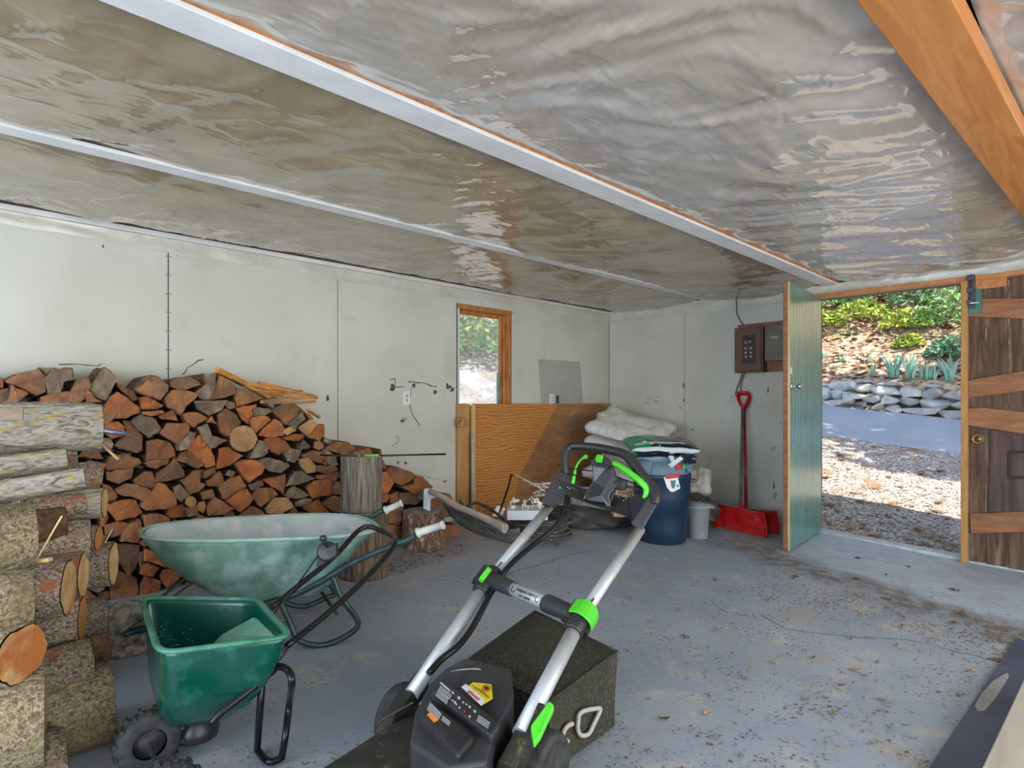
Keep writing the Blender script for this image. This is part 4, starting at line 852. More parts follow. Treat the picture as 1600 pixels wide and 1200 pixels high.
for a,b,w_,lb in [((160,695,2.5),(184,717,2.42),.006,'pale splinter jutting right under the metal pipe'),((97,806,1.95),(55,878,1.93),.004,'long thin splinter leaning across the pile beside the mossy log'),((164,848,2.58),(176,826,2.60),.004,'short pale splinter beside the right edge of the pile'),((57,876,1.95),(79,874,1.95),.012,'small flat orange chip lying on the rough centre log')]:
    q=MB(); q.bar(U(*a),U(*b),w_*1.6,w_); tag(q.build('wood_splinter',pale_w,bevel=.001,seg=1),lb,'splinter')
# ================================================================ STUMPS, AXE
def stump(c,r,z0,z1,m,mtop,name,label,cat,seed,bump=.05,root=None,taper=0):
    n=40; k_=14; vs=[]; rr=random.Random(seed)
    for i in range(k_+1):
        f=i/k_; z=z0+(z1-z0)*f
        for k in range(n):
            a=2*math.pi*k/n; q_=r*(1+taper*(1-f))*(1+bump*fbm((math.cos(a)*1.2+seed,math.sin(a)*1.2,f*.8),1,2)+.012*noise.noise(Vector((a*9,seed,f*.6))))
            vs.append(Vector((c[0]+math.cos(a)*q_,c[1]+math.sin(a)*q_,z)))
    q=MB(); q.add(vs,[(i*n+k,i*n+(k+1)%n,(i+1)*n+(k+1)%n,(i+1)*n+k) for i in range(k_) for k in range(n)],0,True)
    q.f.append(list(range(n))[::-1]); q.m.append(0); q.sm.append(False)
    o=tag(q.build(name,m),label,cat)
    q=MB(); top=vs[-n:]; cc=sum(top,Vector())/n; q.add([cc+Vector((0,0,.003))]+[cc+(v-cc)*.97+Vector((0,0,.003)) for v in top]+top,[(0,1+k,1+(k+1)%n) for k in range(n)]+[(1+k,1+n+k,1+n+(k+1)%n,1+(k+1)%n) for k in range(n)])
    q.build('cut_top',mtop,parent=o); return o
top_m=mat('grey_cut_top',(.20,.16,.12),(.38,.32,.25),rough=.9,scale=14)
P=U(565,712,4.1)
zt2=CH-83*4.1/FPX; zmid=CH-168*4.1/FPX
stump((P.x+.01,P.y+.0),.155,fz(P.x,P.y)-.01,zmid-.002,mat('brown_block',(.07,.05,.035),(.22,.16,.11),rough=.95,scale=14,stretch=(4,4,.5),bump=.9,bscale=16),top_m,'chopping_block','weathered block on the floor carrying the tall post-like stump','stump',2,taper=.06)
stump((P.x,P.y),.137,zmid+.004,zt2,stump_m,top_m,'post_stump','tall grey post-like stump with deep grain, the bar tool on its top','stump',1,.03)
Q=U(663,800,4.85)
stump((Q.x,Q.y),.158,fz(Q.x,Q.y)-.01,CH-.853,stump_r,top_m,'chopping_stump','round reddish stump with a hatchet stuck in its top','stump',3,.1,taper=.08)
# axe stuck in the stump
ax=thing('splitting_axe',U(666,797,4.8),'long-handled axe with pale blue-grey head stuck in the reddish stump','axe')
q=MB(); A=[U(662,767,4.78),U(664,763,4.78),U(672,764,4.80),U(683,768,4.83),U(684,776,4.83),U(673,780,4.81),U(673,800,4.81),U(661,795,4.79)]
q.prism(A,ray(670,780).normalized()*.028); q.build('axe_head',steel_b,parent=ax,bevel=.004)
q=MB(); q.tube([U(672,768,4.80),U(690,776,4.72),U(712,790,4.62),U(740,802,4.50),U(765,813,4.40),U(790,826,4.28)],[.017,.019,.021,.020,.022,.028],12,flat=1.25); q.build('axe_handle',axe_h,parent=ax)
# rod with green grip lying on the tall stump
rod=thing('bar_tool',U(576,712,4.1),'long thin dark rod with a bright green grip lying on the tall stump','tool')
q=MB(); q.tube([U(500,711,4.02),U(560,713,4.07),U(592,712,4.10),U(697,709.5,4.20)],.0065,8,curve=False); q.build('rod',blk_t,parent=rod)
q=MB(); q.tube([U(560,713,4.07),U(592,712,4.10)],.012,10,curve=False,flat=1); gg=q.build('green_grip',lime,parent=rod,bevel=.002)
q=MB(); a=U(566,711.5,4.045); q.obox(a,(1,-1,0),(1,1,0),(0,0,1),.012,.003,.006); q.build('grip_label',lab_k,parent=gg)
# ================================================================ WHEELBARROW
F=Vector((-.957,.29,0)); Lt=Vector((.29,.957,0)); G0=Vector((1.98,2.88,0)) # forward (wheel), lateral away from camera, mid-grip point
def WBp(f,l,z): return G0+F*f+Lt*l+Vector((0,0,z))
bz=fz(1.2,3.0)
wbar=thing('wheelbarrow',WBp(.75,0,bz),'weathered pale green steel wheelbarrow standing in front of the firewood stack','wheelbarrow')
# tray: rounded outline rim to base
def ring(fc,l0,z,hf,hl,p=3.2,n=40,tilt=0,wf=0,asym=0):
    o=[]
    for k in range(n):
        a=2*math.pi*k/n; c_,s_=math.cos(a),math.sin(a); x=math.copysign(abs(c_)**(2/p),c_)*hf; y=math.copysign(abs(s_)**(2/p),s_)*hl
        y*=1-wf*(x/hf*.5+.5)
        o.append(WBp(fc+x,l0+y,z+tilt*x))
    return o
prof=[(.70,.565,.545,.375,2.7,.05),(.70,.545,.530,.362,2.7,.03),(.695,.47,.47,.325,2.6,-.02),(.68,.38,.39,.285,2.6,-.03),(.66,.29,.30,.24,2.6,-.03),(.64,.235,.23,.19,2.5,-.02)]
vs=[];n=40
for fc,z,hf,hl,p,ti in prof: vs+=ring(fc,0,z+.02,hf,hl,p,n,ti,.30)
q=MB(); q.add(vs,[(i*n+k,i*n+(k+1)%n,(i+1)*n+(k+1)%n,(i+1)*n+k) for i in range(5) for k in range(n)]+[tuple(range(5*n,6*n))],0,True)
tray=q.build('tray',barrow_g,parent=wbar,solid=.004)
vs=[];
for fc,z,hf,hl,p,ti in prof: vs+=ring(fc,0,z+.022,hf-.010,hl-.010,p,n,ti,.30)
q=MB(); q.add(vs,[(i*n+k,i*n+(k+1)%n,(i+1)*n+(k+1)%n,(i+1)*n+k) for i in range(5) for k in range(n)]+[tuple(range(5*n,6*n))],0,True); q.build('tray_lining',barrow_i,parent=tray)
q=MB(); rp=ring(.70,0,.587,.550,.380,2.7,40,.05,.30); q.tube(rp,.0085,8,closed=True,n=2,flat=1.2); q.build('rolled_rim',mat('rim_green',(.20,.36,.31),(.34,.48,.44),rough=.45,scale=12),parent=tray)
q=MB()
for px,py in ((505,837),(420,836),(470,838)): q.lathe(WBp(.2+(505-px)*.004,-.20,.36),[(0,.0),(.012,0),(.010,.006),(0,.008)],8,ax=(0,0,1))
q.build('tray_bolt',blk,parent=tray)
# rails and handles: near and far
for s,tip,bend,g0 in ((-1,U(693,820,3.06),U(640,842,3.10),U(654,832,3.09)),(1,U(628,786,3.62),U(588,803,3.62),U(603,797,3.62))):
    rail=[g0,bend,WBp(.30,s*.27,.43),WBp(.60,s*.20,.28),WBp(1.00,s*.12,.20),WBp(1.24,s*.06,.18),WBp(1.31,s*.055,.165)]
    q=MB(); q.tube(rail,.0155,12); q.build('handle_rail',green_tube,parent=wbar)
    q=MB(); d=(tip-g0).normalized(); q.tube([g0-d*.006,g0+d*.004,g0+d*.005,tip-d*.008,tip-d*.007,tip],[.026,.026,.019,.0185,.023,.022],14,curve=False); q.build('hand_grip',grip_w,parent=wbar)
    top=WBp(.42,s*.24,.36); fb=bz+.014+(.018 if s>0 else -.016)
    q=MB(); q.tube([top,WBp(.38,s*.26,.25),WBp(.30,s*.27,.12),WBp(.35,s*.27,fb+.03),WBp(.47,s*.265,fb),WBp(.58,s*.26,fb+.04),WBp(.62,s*.24,.16),WBp(.66,s*.20,.26)],.0145,12); q.build('leg',green_tube,parent=wbar)
q=MB(); q.tube([WBp(.40,-.25,.17),WBp(.40,.25,.17)],.009,8,curve=False); q.tube([WBp(.34,-.22,.39),WBp(.34,.22,.39)],.011,8,curve=False); q.build('cross_brace',green_tube,parent=wbar)
wc=WBp(1.31,0,bz+.135)
q=MB(); 
for s in(-1,1): q.bar(WBp(1.0,s*.10,.40),WBp(1.32,s*.055,.17),.03,.006); q.bar(WBp(.9,s*.12,.22),WBp(1.31,s*.055,.16),.03,.006)
q.build('wheel_bracket',green_tube,parent=wbar)
q=MB(); q.lathe(wc,[(.07,-.03),(.095,-.038),(.115,-.036),(.131,-.02),(.135,0),(.131,.02),(.115,.036),(.095,.038),(.07,.03),(.07,-.03)],32,ax=Lt)
tire=q.build('tire',mud_r,parent=wbar)
q=MB(); q.lathe(wc,[(.0,-.05),(.02,-.05),(.022,-.02),(.045,-.012),(.07,-.024),(.075,0),(.07,.024),(.045,.012),(.022,.02),(.02,.05),(0,.05)],24,ax=Lt); q.build('wheel_rim',mud_r,parent=wbar)
# ================================================================ SPREADER
SPz=.45
cn={k:S(px,py,SPz) for k,(px,py) in dict(TL=(222,936),TR=(400,938),BR=(453,996),BL=(250,1022)).items()}
cc=sum(cn.values(),Vector())/4
spr=thing('broadcast_spreader',(cc.x,cc.y,fz(cc.x,cc.y)),'green plastic broadcast spreader with black tube handle, in front of the wheelbarrow','spreader')
def rquad(P,z,s,r=.25,n=6,sh=Vector((0,0,0))):
    c=sum(P,Vector())/4; P=[c+(p-c)*s for p in P]; out=[]
    for i in range(4):
        a,b,d=P[i-1],P[i],P[(i+1)%4]
        for k in range(n+1):
            t=k/n; p=(b.lerp(a,r))*(1-t)**2+b*2*t*(1-t)+(b.lerp(d,r))*t*t; out.append(Vector((p.x,p.y,z))+sh)
    return out
order=[cn['TL'],cn['TR'],cn['BR'],cn['BL']]
dwn=(cn['BL']-cn['TL']).normalized()
tiltv=lambda P: P
def hopper(prof,m,name,par,solid=.004,close=True):
    vs=[];
    for z,s,r,sh in prof: vs+=rquad(order,z,s,r,6,sh)
    n=28; k_=len(prof); q=MB(); f=[(i*n+k,i*n+(k+1)%n,(i+1)*n+(k+1)%n,(i+1)*n+k) for i in range(k_-1) for k in range(n)]
    if close: f.append(tuple(range((k_-1)*n,k_*n)))
    q.add(vs,f,0,True); return q.build(name,m,parent=par,solid=solid)
sv=lambda a,b: (cn['TR']-cn['TL']).normalized()*a+dwn*b
pf=[(SPz,1.0,.12,sv(0,0)),(SPz-.02,.985,.12,sv(0,0)),(SPz-.08,.94,.13,sv(-.006,.004)),(SPz-.16,.87,.16,sv(-.024,.008)),(SPz-.24,.75,.22,sv(-.047,.01)),(SPz-.295,.58,.3,sv(-.066,.012)),(SPz-.325,.36,.4,sv(-.07,.01)),(SPz-.33,.12,.5,sv(-.07,.01))]
hop=hopper(pf,hop_g,'hopper',spr)
q=MB(); q.tube(rquad(order,SPz+.004,1.015,.14,6),.011,8,closed=True,n=1,curve=False,flat=.8); q.build('hopper_rim',mat('rim_worn_green',(.015,.15,.09),(.07,.24,.16),rough=.35,scale=20),parent=hop)
pi=[(SPz-.004,.975,.14,sv(0,0)),(SPz-.08,.905,.16,sv(0,0)),(SPz-.165,.77,.2,sv(-.01,0)),(SPz-.23,.57,.28,sv(-.03,0)),(SPz-.262,.30,.4,sv(-.05,0))]
# raised agitator cover on the right inside wall
a=S(398,965,SPz-.03); b=S(440,992,SPz-.02); c_=S(330,1010,SPz-.15); d_=S(352,975,SPz-.17)
q=MB(); q.prism([S(398,962,SPz-.05),S(440,984,SPz-.02),S(444,997,SPz-.035),S(325,1012,SPz-.10),S(345,992,SPz-.11)],(0,0,-.02)); q.build('gate_cover',hop_l,parent=hop,bevel=.012,seg=3)
# flakes of fertiliser dust inside
q=MB(); rr=random.Random(4)
for k in range(26):
    px,py=rr.choice([(246,975),(256,990),(252,962),(300,1005),(292,990),(270,1003)]); p=S(px+rr.uniform(-9,9),py+rr.uniform(-7,7),SPz-.075); q.lathe(p,[(0,0),(.0025,0),(0,.0012)],5)
q.build('dust_speck',white_p,parent=hop,kind='stuff')
# frame, handle, wheels
HA=[U(424,950,2.42),U(470,912,2.55),U(520,872,2.70),U(553,836,2.82),U(565,826,2.86),U(578,823,2.86),U(600,831,2.82),U(614,839,2.76),U(617,848,2.70),U(606,866,2.62),U(560,915,2.44),U(500,968,2.26),U(447,1010,2.12)]
q=MB(); q.tube(HA,.0115,12); q.build('push_handle',blk_t,parent=spr)
for a,b in (((424,950,2.42),(404,975,2.35)),((447,1010,2.12),(425,1040,2.08))):
    q=MB(); q.tube([U(*a),U(*b)],.013,10,curve=False); q.build('handle_socket',blk,parent=spr)
lev=U(512,862,2.66)
q=MB(); q.lathe(lev,[(0,-.022),(.040,-.022),(.044,-.01),(.044,.012),(.038,.022),(0,.022)],20,ax=(-.6,-.7,.35)); q.obox(lev+Vector((0,0,-.015)),(1,-1,.9),(1,1,0),(0,0,1),.05,.02,.028); box=q.build('rate_lever_box',blk,parent=spr,bevel=.003)
q=MB(); q.tube([lev+Vector((-.01,-.01,.03)),U(506,847,2.60),U(505,841,2.60)],.009,8,curve=False); q.lathe(U(505,841,2.60),[(0,-.012),(.014,-.01),(.016,0),(.012,.011),(0,.012)],12); q.build('lever_knob',blk,parent=box)
q=MB(); q.tube([U(497,868,2.60),U(478,895,2.5),U(455,925,2.42),U(425,962,2.38)],.003,6); q.build('control_cable',blk_t,parent=spr)
fz0=fz(.95,2.2)
q=MB(); q.tube([U(404,1075,2.06),U(412,1056,2.06),U(424,1044,2.05),U(440,1042,2.03),U(452,1050,2.0),U(456,1068,1.98),S(452,1100,.17),S(446,1150,fz0+.09),S(440,1185,fz0+.013)],.012,10); q.build('stand_leg',blk_t,parent=spr)
q=MB(); q.tube([U(410,1062,2.08),S(407,1100,.20),S(404,1140,.11),S(402,1172,fz0+.013)],.012,10); q.tube([S(402,1172,fz0+.013),S(420,1190,fz0+.013),S(440,1185,fz0+.013)],.012,10); q.build('stand_leg',blk_t,parent=spr)
q=MB(); q.tube([U(430,1045,2.04),U(395,1075,2.0),U(350,1110,1.95),U(330,1130,1.93)],.012,8); q.build('frame_tube',blk_t,parent=spr)
q=MB(); q.lathe((cc.x-.05,cc.y,.06),[(0,0),(.07,0),(.075,.03),(.05,.06),(.03,.10),(0,.10)],16); q.build('gearbox',blk,parent=spr)
wl1=S(222,1128,.105); axd=Vector((.75,-.66,0)).normalized()
wl1=Vector((wl1.x,wl1.y,fz(wl1.x,wl1.y)+.118)); 
W1=cc+Vector((0,0,0)); 
lat=(cn['TL']-cn['BL']).normalized(); 
w1=S(232,1156,.11); w2=w1+Vector((-.04,-.34,0))
for wn,wv in enumerate((w1,w2)):
    av=(w2-w1).normalized(); wv=Vector((wv.x,wv.y,fz(wv.x,wv.y)+.105)); q=MB()
    q.lathe(wv,[(.05,-.03),(.085,-.034),(.096,-.02),(.098,0),(.096,.02),(.085,.034),(.05,.03)],28,ax=av)
    u=av.cross(Vector((0,0,1))).normalized()
    for k in range(28):
        a=2*math.pi*k/28; dv=u*math.cos(a)+Vector((0,0,1))*math.sin(a); q.obox(wv+dv*.098+av*(.015 if k%2 else -.015),av,dv,av.cross(dv),.016,.006,.006)
    q.lathe(wv,[(0,-.02),(.03,-.02),(.035,-.008),(.05,-.012),(.05,.012),(.035,.008),(.03,.02),(0,.02)],20,ax=av)
    q.build('wheel',blk_r,parent=spr)
q=MB(); q.tube([Vector((w1.x,w1.y,fz(w1.x,w1.y)+.105)),Vector((w2.x,w2.y,fz(w2.x,w2.y)+.105))],.008,8,curve=False); q.build('axle',steel,parent=spr)
# ================================================================ LAWN MOWER
mf=Vector((.975,.22,0)); ml=Vector((-.22,.975,0)); M0=Vector((1.322,1.547,0)); up=Vector((0,0,1))
def MP(f,l,z): return M0+mf*f+ml*l+Vector((0,0,z))
mow=thing('lawn_mower',MP(-.2,0,fz(1.1,1.5)),'black cordless lawn mower with silver tube handle and bright green clamps','lawn mower')
LB,LC,LTp=U(643,1085,2.15),U(765,905,2.58),U(858,792,3.02)
RB,RC,RT=U(813,1148,1.765),U(908,965,2.17),U(1000,828,2.70)
for b,c,t,r in ((LB,LC,LTp,.0185),(RB,RC,RT,.0185)):
    q=MB(); q.tube([b,b.lerp(c,.98)],.027,18,curve=False); q.build('lower_tube',alu,parent=mow)
    q=MB(); q.tube([c.lerp(t,.02),t],.0225,18,curve=False)
    q.build('upper_tube',alu,parent=mow)
q=MB(); p=RC.lerp(RT,.80)+Vector((-.012,-.012,0)); q.lathe(p,[(0,0),(.006,0),(.006,.001),(0,.001)],8,ax=(-.7,-.7,.1)); q.build('tube_hole',lab_k,parent=mow)
# crossbar
xd=(RC-LC).normalized()
q=MB(); q.tube([LC.lerp(RC,.22)+Vector((0,0,.0)),LC.lerp(RC,.80)],.027,18,curve=False); xb=q.build('cross_bar',alu,parent=mow)
for a,b in ((.05,.30),(.66,.92)):
    q=MB(); q.tube([LC.lerp(RC,a),LC.lerp(RC,a+.05),LC.lerp(RC,b-.03),LC.lerp(RC,b)],[.038,.038,.034,.033],16,curve=False,flat=.9); q.build('bar_socket',mow_g,parent=mow,bevel=.002)
toc=(-ray(836,935)).normalized(); toc=(toc-xd*toc.dot(xd)).normalized(); upx=xd.cross(toc).normalized(); 
text('bar_print','LOAD SENSING',lab_k,LC.lerp(RC,.48)+toc*.0275-upx*.006,-xd,upx if upx.z<0 else -upx,.016,xb)
text('bar_print','SMART CUT',lab_k,LC.lerp(RC,.48)+toc*.0262+upx*.012,-xd,upx if upx.z<0 else -upx,.012,xb)
for t in (.345,.615):
    q=MB(); c=LC.lerp(RC,t)+toc*.0275; 
    pts=[c+xd*(math.cos(k*math.pi/3)*.012)+upx*(math.sin(k*math.pi/3)*.012) for k in range(5)]; q.tube(pts,.0017,6,curve=False); q.build('bar_symbol',lab_k,parent=xb)
# clamps
for c,b,t,side in ((LC,LB,LTp,0),(RC,RB,RT,1)):
    d=(t-b).normalized(); toc=(-ray(836,935)).normalized(); toc=(toc-d*toc.dot(d)).normalized()
    q=MB(); q.tube([c-d*.085,c-d*.08,c-d*.03,c-d*.025,c+d*.045,c+d*.05],[.032,.036,.036,.041,.041,.033],18,curve=False)
    for k in range(4): q.tube([c-d*(.075-.012*k),c-d*(.070-.012*k)],.039,18,curve=False)
    s_=d.cross(toc).normalized(); q.obox(c-s_*.04-d*.01,d,s_,toc,.045,.014,.02); q.obox(c+s_*.036-d*.03,d,s_,toc,.025,.014,.016)
    cl=q.build('clamp',blk,parent=mow,bevel=.002)
    q=MB()
    if side==0: 
        e=U(758,898,2.50); q.obox(e,d,s_,toc,.034,.011,.012)
    else:
        vs=[];n=10
        for i in range(n+1):
            a=-1.5+3.2*i/n; dv=toc*math.cos(a)+s_*math.sin(a)
            for w in(-.040,.040):
                for rr_ in (.047,.055): vs.append(c+d*(w*(1-.15*abs(a)))+dv*rr_+d*.0)
        f=[]
        for i in range(n):
            o=4*i; f+=[(o+1,o+3,o+7,o+5),(o,o+4,o+6,o+2),(o,o+1,o+5,o+4),(o+2,o+6,o+7,o+3)]
        f+=[(0,2,3,1),(4*n,4*n+1,4*n+3,4*n+2)]; q.add(vs,f)
    q.build('green_cam_lever',lime,parent=cl,bevel=.003)
    q=MB(); q.tube([c+d*.05+toc*.02,c+d*.07+toc*.035,c+d*.085+toc*.03,c+d*.075+toc*.015],.003,6); q.build('cable_hook',blk,parent=cl)
# control panel
toc=(-ray(940,760)).normalized()
def PN(px,py,d): return U(px,py,d)
q=MB()
front=[(845,785,2.99),(862,770,3.0),(893,735,3.06),(935,741,3.02),(968,742,2.97),(1000,768,2.84),(1018,776,2.76),(1030,742,2.76)]
q.prism([PN(846,783,2.98),PN(868,745,3.04),PN(888,737,3.06),(PN(906,760,3.02)),PN(930,760,2.98),PN(957,772,2.93),PN(980,778,2.88),PN(1003,772,2.82),PN(1016,768,2.78),PN(992,822,2.72),PN(984,812,2.74),PN(972,795,2.80),PN(950,789,2.86),PN(920,784,2.92),PN(884,773,2.96),PN(862,793,2.96)],ray(940,760).normalized()*.05)
pan=q.build('control_panel',mow_g,parent=mow,bevel=.004)
q=MB(); q.prism([PN(862,793,2.955),PN(884,773,2.955),PN(920,784,2.915),PN(950,789,2.855),PN(972,795,2.795),PN(984,812,2.735),PN(975,806,2.76),PN(950,797,2.86),PN(915,792,2.92),PN(880,786,2.95)],ray(940,760).normalized()*.07); q.build('panel_lip',mow_d,parent=pan,bevel=.003)
q=MB(); q.prism([PN(1016,772,2.74),PN(1030,784,2.72),PN(1003,830,2.66),PN(985,818,2.68)],ray(1010,800).normalized()*.07); q.build('end_bracket',mow_g,parent=pan,bevel=.008,seg=3)
q=MB(); q.prism([PN(866,744,3.05),PN(890,737,3.05),PN(862,793,2.96),PN(846,784,2.97)],ray(868,760).normalized()*.06); q.build('end_bracket',mow_g,parent=pan,bevel=.006,seg=3)
# centre tower
q=MB(); q.prism([PN(925,722,2.93),PN(932,716,2.93),PN(956,720,2.90),PN(964,745,2.86),PN(962,770,2.84),PN(955,788,2.83),PN(915,782,2.88),PN(914,770,2.89),PN(926,752,2.92)],ray(940,750).normalized()*.09); tw=q.build('centre_housing',mow_g,parent=pan,bevel=.010,seg=3)
q=MB(); q.prism([PN(956,740,2.85),PN(968,752,2.80),PN(952,775,2.79),PN(955,792,2.79),PN(948,792,2.80),PN(938,775,2.82)],ray(940,750).normalized()*.05); q.build('housing_web',mat('web_grey',(.08,.08,.095),rough=.4),parent=pan,bevel=.006)
q=MB(); q.prism([PN(922,722,2.90),PN(928,714,2.90),PN(945,712,2.90),PN(958,722,2.87),PN(948,732,2.86),PN(930,730,2.88)],ray(940,720).normalized()*.10); q.build('switch_head',blk,parent=tw,bevel=.006,seg=3)
q=MB(); q.prism([PN(930,716,2.89),PN(933,710,2.91),PN(943,711,2.90),PN(941,723,2.86),PN(931,722,2.87)],ray(940,716).normalized()*.03); q.build('green_button',lime,parent=tw,bevel=.003)
q=MB(); q.lathe(PN(968,757,2.82),[(0,-.03),(.024,-.03),(.028,0),(.024,.03),(0,.032)],16,ax=xd); q.build('adjust_knob',blk_r,parent=pan,bevel=.002)
q=MB(); q.tube([PN(913,768,2.87),PN(914,777,2.85),PN(909,784,2.86)],.003,6,curve=False); q.build('key_ring',brass,parent=pan)
for px,py,m in ((875,762,lab_gr),(887,761,lab_w),(890,763,lab_w),(894,762,lab_gr),(898,764,lab_o),(901,766,lab_o),(962,777,lab_gr),(968,779,lab_gr),(974,782,lab_w),(966,776,lab_w),(978,780,lab_w)):
    q=MB(); rr=.006 if px==875 else .0026; q.lathe(PN(px,py,2.965 if px<905 else (2.86 if px<972 else 2.83)),[(0,0),(rr,0),(rr*.6,.002),(0,.002)],8,ax=toc); q.build('indicator',m,parent=pan)
# padded handle loop
HL=[PN(886,742,3.06),PN(884,722,3.08),PN(884,706,3.10),PN(890,699,3.11),PN(900,697,3.10),PN(930,699,3.04),PN(960,705,2.97),PN(975,710,2.93),PN(988,722,2.88),PN(1003,742,2.82),PN(1018,762,2.77),PN(1024,775,2.74),PN(1022,788,2.72)]
q=MB(); q.tube(HL,[.017,.018,.020,.021,.021,.021,.022,.023,.024,.025,.025,.024,.02],16); q.build('padded_handle',mat('handle_foam',(.02,.02,.022),(.03,.03,.033),rough=.42),parent=mow)
q=MB(); q.tube([PN(895,756,3.02),PN(898,740,3.03),PN(901,728,3.04),PN(908,718,3.04),PN(914,714,3.04)],[.012,.009,.006,.005,.008],10,flat=.6); q.lathe(PN(915,714,3.04),[(0,-.006),(.012,-.004),(.012,.004),(0,.006)],14,ax=toc); q.build('green_bail_lever',lime,parent=mow)
q=MB(); q.tube([PN(953,722,2.90),PN(966,727,2.87),PN(985,740,2.82),PN(1000,752,2.78),PN(1009,762,2.76),PN(1009,772,2.75),PN(1005,778,2.75)],[.010,.013,.016,.016,.015,.013,.008],12); q.build('green_bail_lever',lime,parent=mow)
q=MB(); q.tube([PN(872,727,3.08),PN(893,732,3.05),PN(940,738,2.93),PN(960,744,2.88),PN(1003,760,2.78)],.0035,6); q.tube([PN(872,727,3.08),PN(880,738,3.06),PN(905,744,3.0),PN(925,750,2.95)],.003,6); q.tube([PN(968,757,2.83),PN(985,762,2.80),PN(1003,766,2.77)],.003,6); q.build('wire_bail',blk_t,parent=mow)
# cable
q=MB(); q.tube([PN(886,776,2.94),PN(882,795,2.90),PN(868,822,2.84),PN(845,842,2.78),PN(820,862,2.70),PN(800,880,2.62),PN(787,895,2.56),PN(768,925,2.50),PN(752,955,2.42),PN(735,985,2.35),PN(715,1010,2.26),PN(690,1030,2.20),PN(670,1052,2.14)],.0125,12); q.build('power_cable',blk_t,parent=mow)
# deck and body
dk=fz(1.1,1.5)
def ringM(f0,f1,l0,l1,z,r=.06,n=5):
    P=[(f0,l0),(f1,l0),(f1,l1),(f0,l1)]; out=[]
    for i in range(4):
        a,b,d=P[i-1],P[i],P[(i+1)%4]
        for k in range(n+1):
            t=k/n
            def mv(u,v): 
                L=math.hypot(v[0]-u[0],v[1]-u[1]); return (u[0]+(v[0]-u[0])*r/L,u[1]+(v[1]-u[1])*r/L)
            A=mv(b,a);D=mv(b,d); out.append(MP(A[0]*(1-t)**2+b[0]*2*t*(1-t)+D[0]*t*t,A[1]*(1-t)**2+b[1]*2*t*(1-t)+D[1]*t*t,z))
    return out
def loft(rings,m,name,par,cap=True,smooth=True,bev=0):
    n=len(rings[0]); q=MB(); f=[(i*n+k,i*n+(k+1)%n,(i+1)*n+(k+1)%n,(i+1)*n+k) for i in range(len(rings)-1) for k in range(n)]
    if cap: f+=[tuple(range(n))[::-1],tuple(range((len(rings)-1)*n,len(rings)*n))]
    q.add([p for r_ in rings for p in r_],f,0,smooth); return q.build(name,m,parent=par,bevel=bev)
loft([ringM(-.62,.02,-.26,.25,dk+.055,.10),ringM(-.62,.02,-.26,.25,dk+.13,.10),ringM(-.59,.0,-.235,.225,dk+.165,.10),ringM(-.52,-.03,-.20,.19,dk+.185,.09)],mow_d,'mower_deck',mow)
for f_,l_,r_ in ((-.50,.29,.09),(-.50,-.29,.09),(.02,.30,.115),(.02,-.30,.115)):
    q=MB(); c=MP(f_,l_,dk+r_); q.lathe(c,[(0,-.022),(r_*.35,-.024),(r_*.7,-.018),(r_*.75,-.028),(r_*.95,-.028),(r_,-.018),(r_,.018),(r_*.95,.028),(r_*.75,.028),(r_*.7,.018),(r_*.35,.024),(0,.022)],26,ax=ml); q.build('wheel',blk_r,parent=mow)
for s,T in ((1,LB),(-1,RB)):
    q=MB(); b=T; q.hexa([MP(-.17,s*.205,dk+.12),MP(.06,s*.205,dk+.12),MP(.06,s*.262,dk+.12),MP(-.17,s*.262,dk+.12),b-mf*.10+ml*(s*-.012)+Vector((0,0,-.03)),b+mf*.09+ml*(s*-.012)+Vector((0,0,.062)),b+mf*.09+ml*(s*.036)+Vector((0,0,.062)),b-mf*.10+ml*(s*.036)+Vector((0,0,-.03))])
    q.build('handle_bracket',mow_d,parent=mow,bevel=.006)
# motor cover and battery lid, tilted face seen from the camera
zc=.335
C1=[S(648,1112,.27),S(672,1066,.30),S(694,1044,.315),S(727,1027,.325),S(752,1033,.33),S(800,1045,.33),S(803,1085,.32),S(790,1108,.31),S(775,1133,.29),S(760,1190,.27),S(700,1200,.25),S(640,1160,.25)]
q=MB(); q.prism(C1,(0,0,-.14)); mc=q.build('motor_cover',mow_g,parent=mow,bevel=.010,seg=3)
# battery lid: dark recessed slab with print
def onz(px,py,z): return S(px,py,z)
A=onz(690,1058,.335);B=onz(782,1128,.318);Cc=onz(768,1150,.300);D=onz(672,1078,.318)
q=MB(); q.prism([A,B,Cc,D],(0,0,-.03)); lid=q.build('battery_lid',blk,parent=mow,bevel=.008,seg=3)
A2=onz(672,1092,.315);B2=onz(742,1150,.295);C2=onz(715,1180,.28);D2=onz(652,1112,.295)
q=MB(); q.prism([A2,B2,C2,D2],(0,0,-.035)); lid2=q.build('battery_lid',blk,parent=mow,bevel=.010,seg=3)
def plate(pts,z,m,name,par,th=.0012,dz=0): q=MB(); q.prism([S(x,y,z)+Vector((0,0,.002)) for x,y in pts],(0,0,-th)); return q.build(name,m,parent=par)
rt=(onz(752,1083,.33)-onz(715,1052,.33)).normalized()
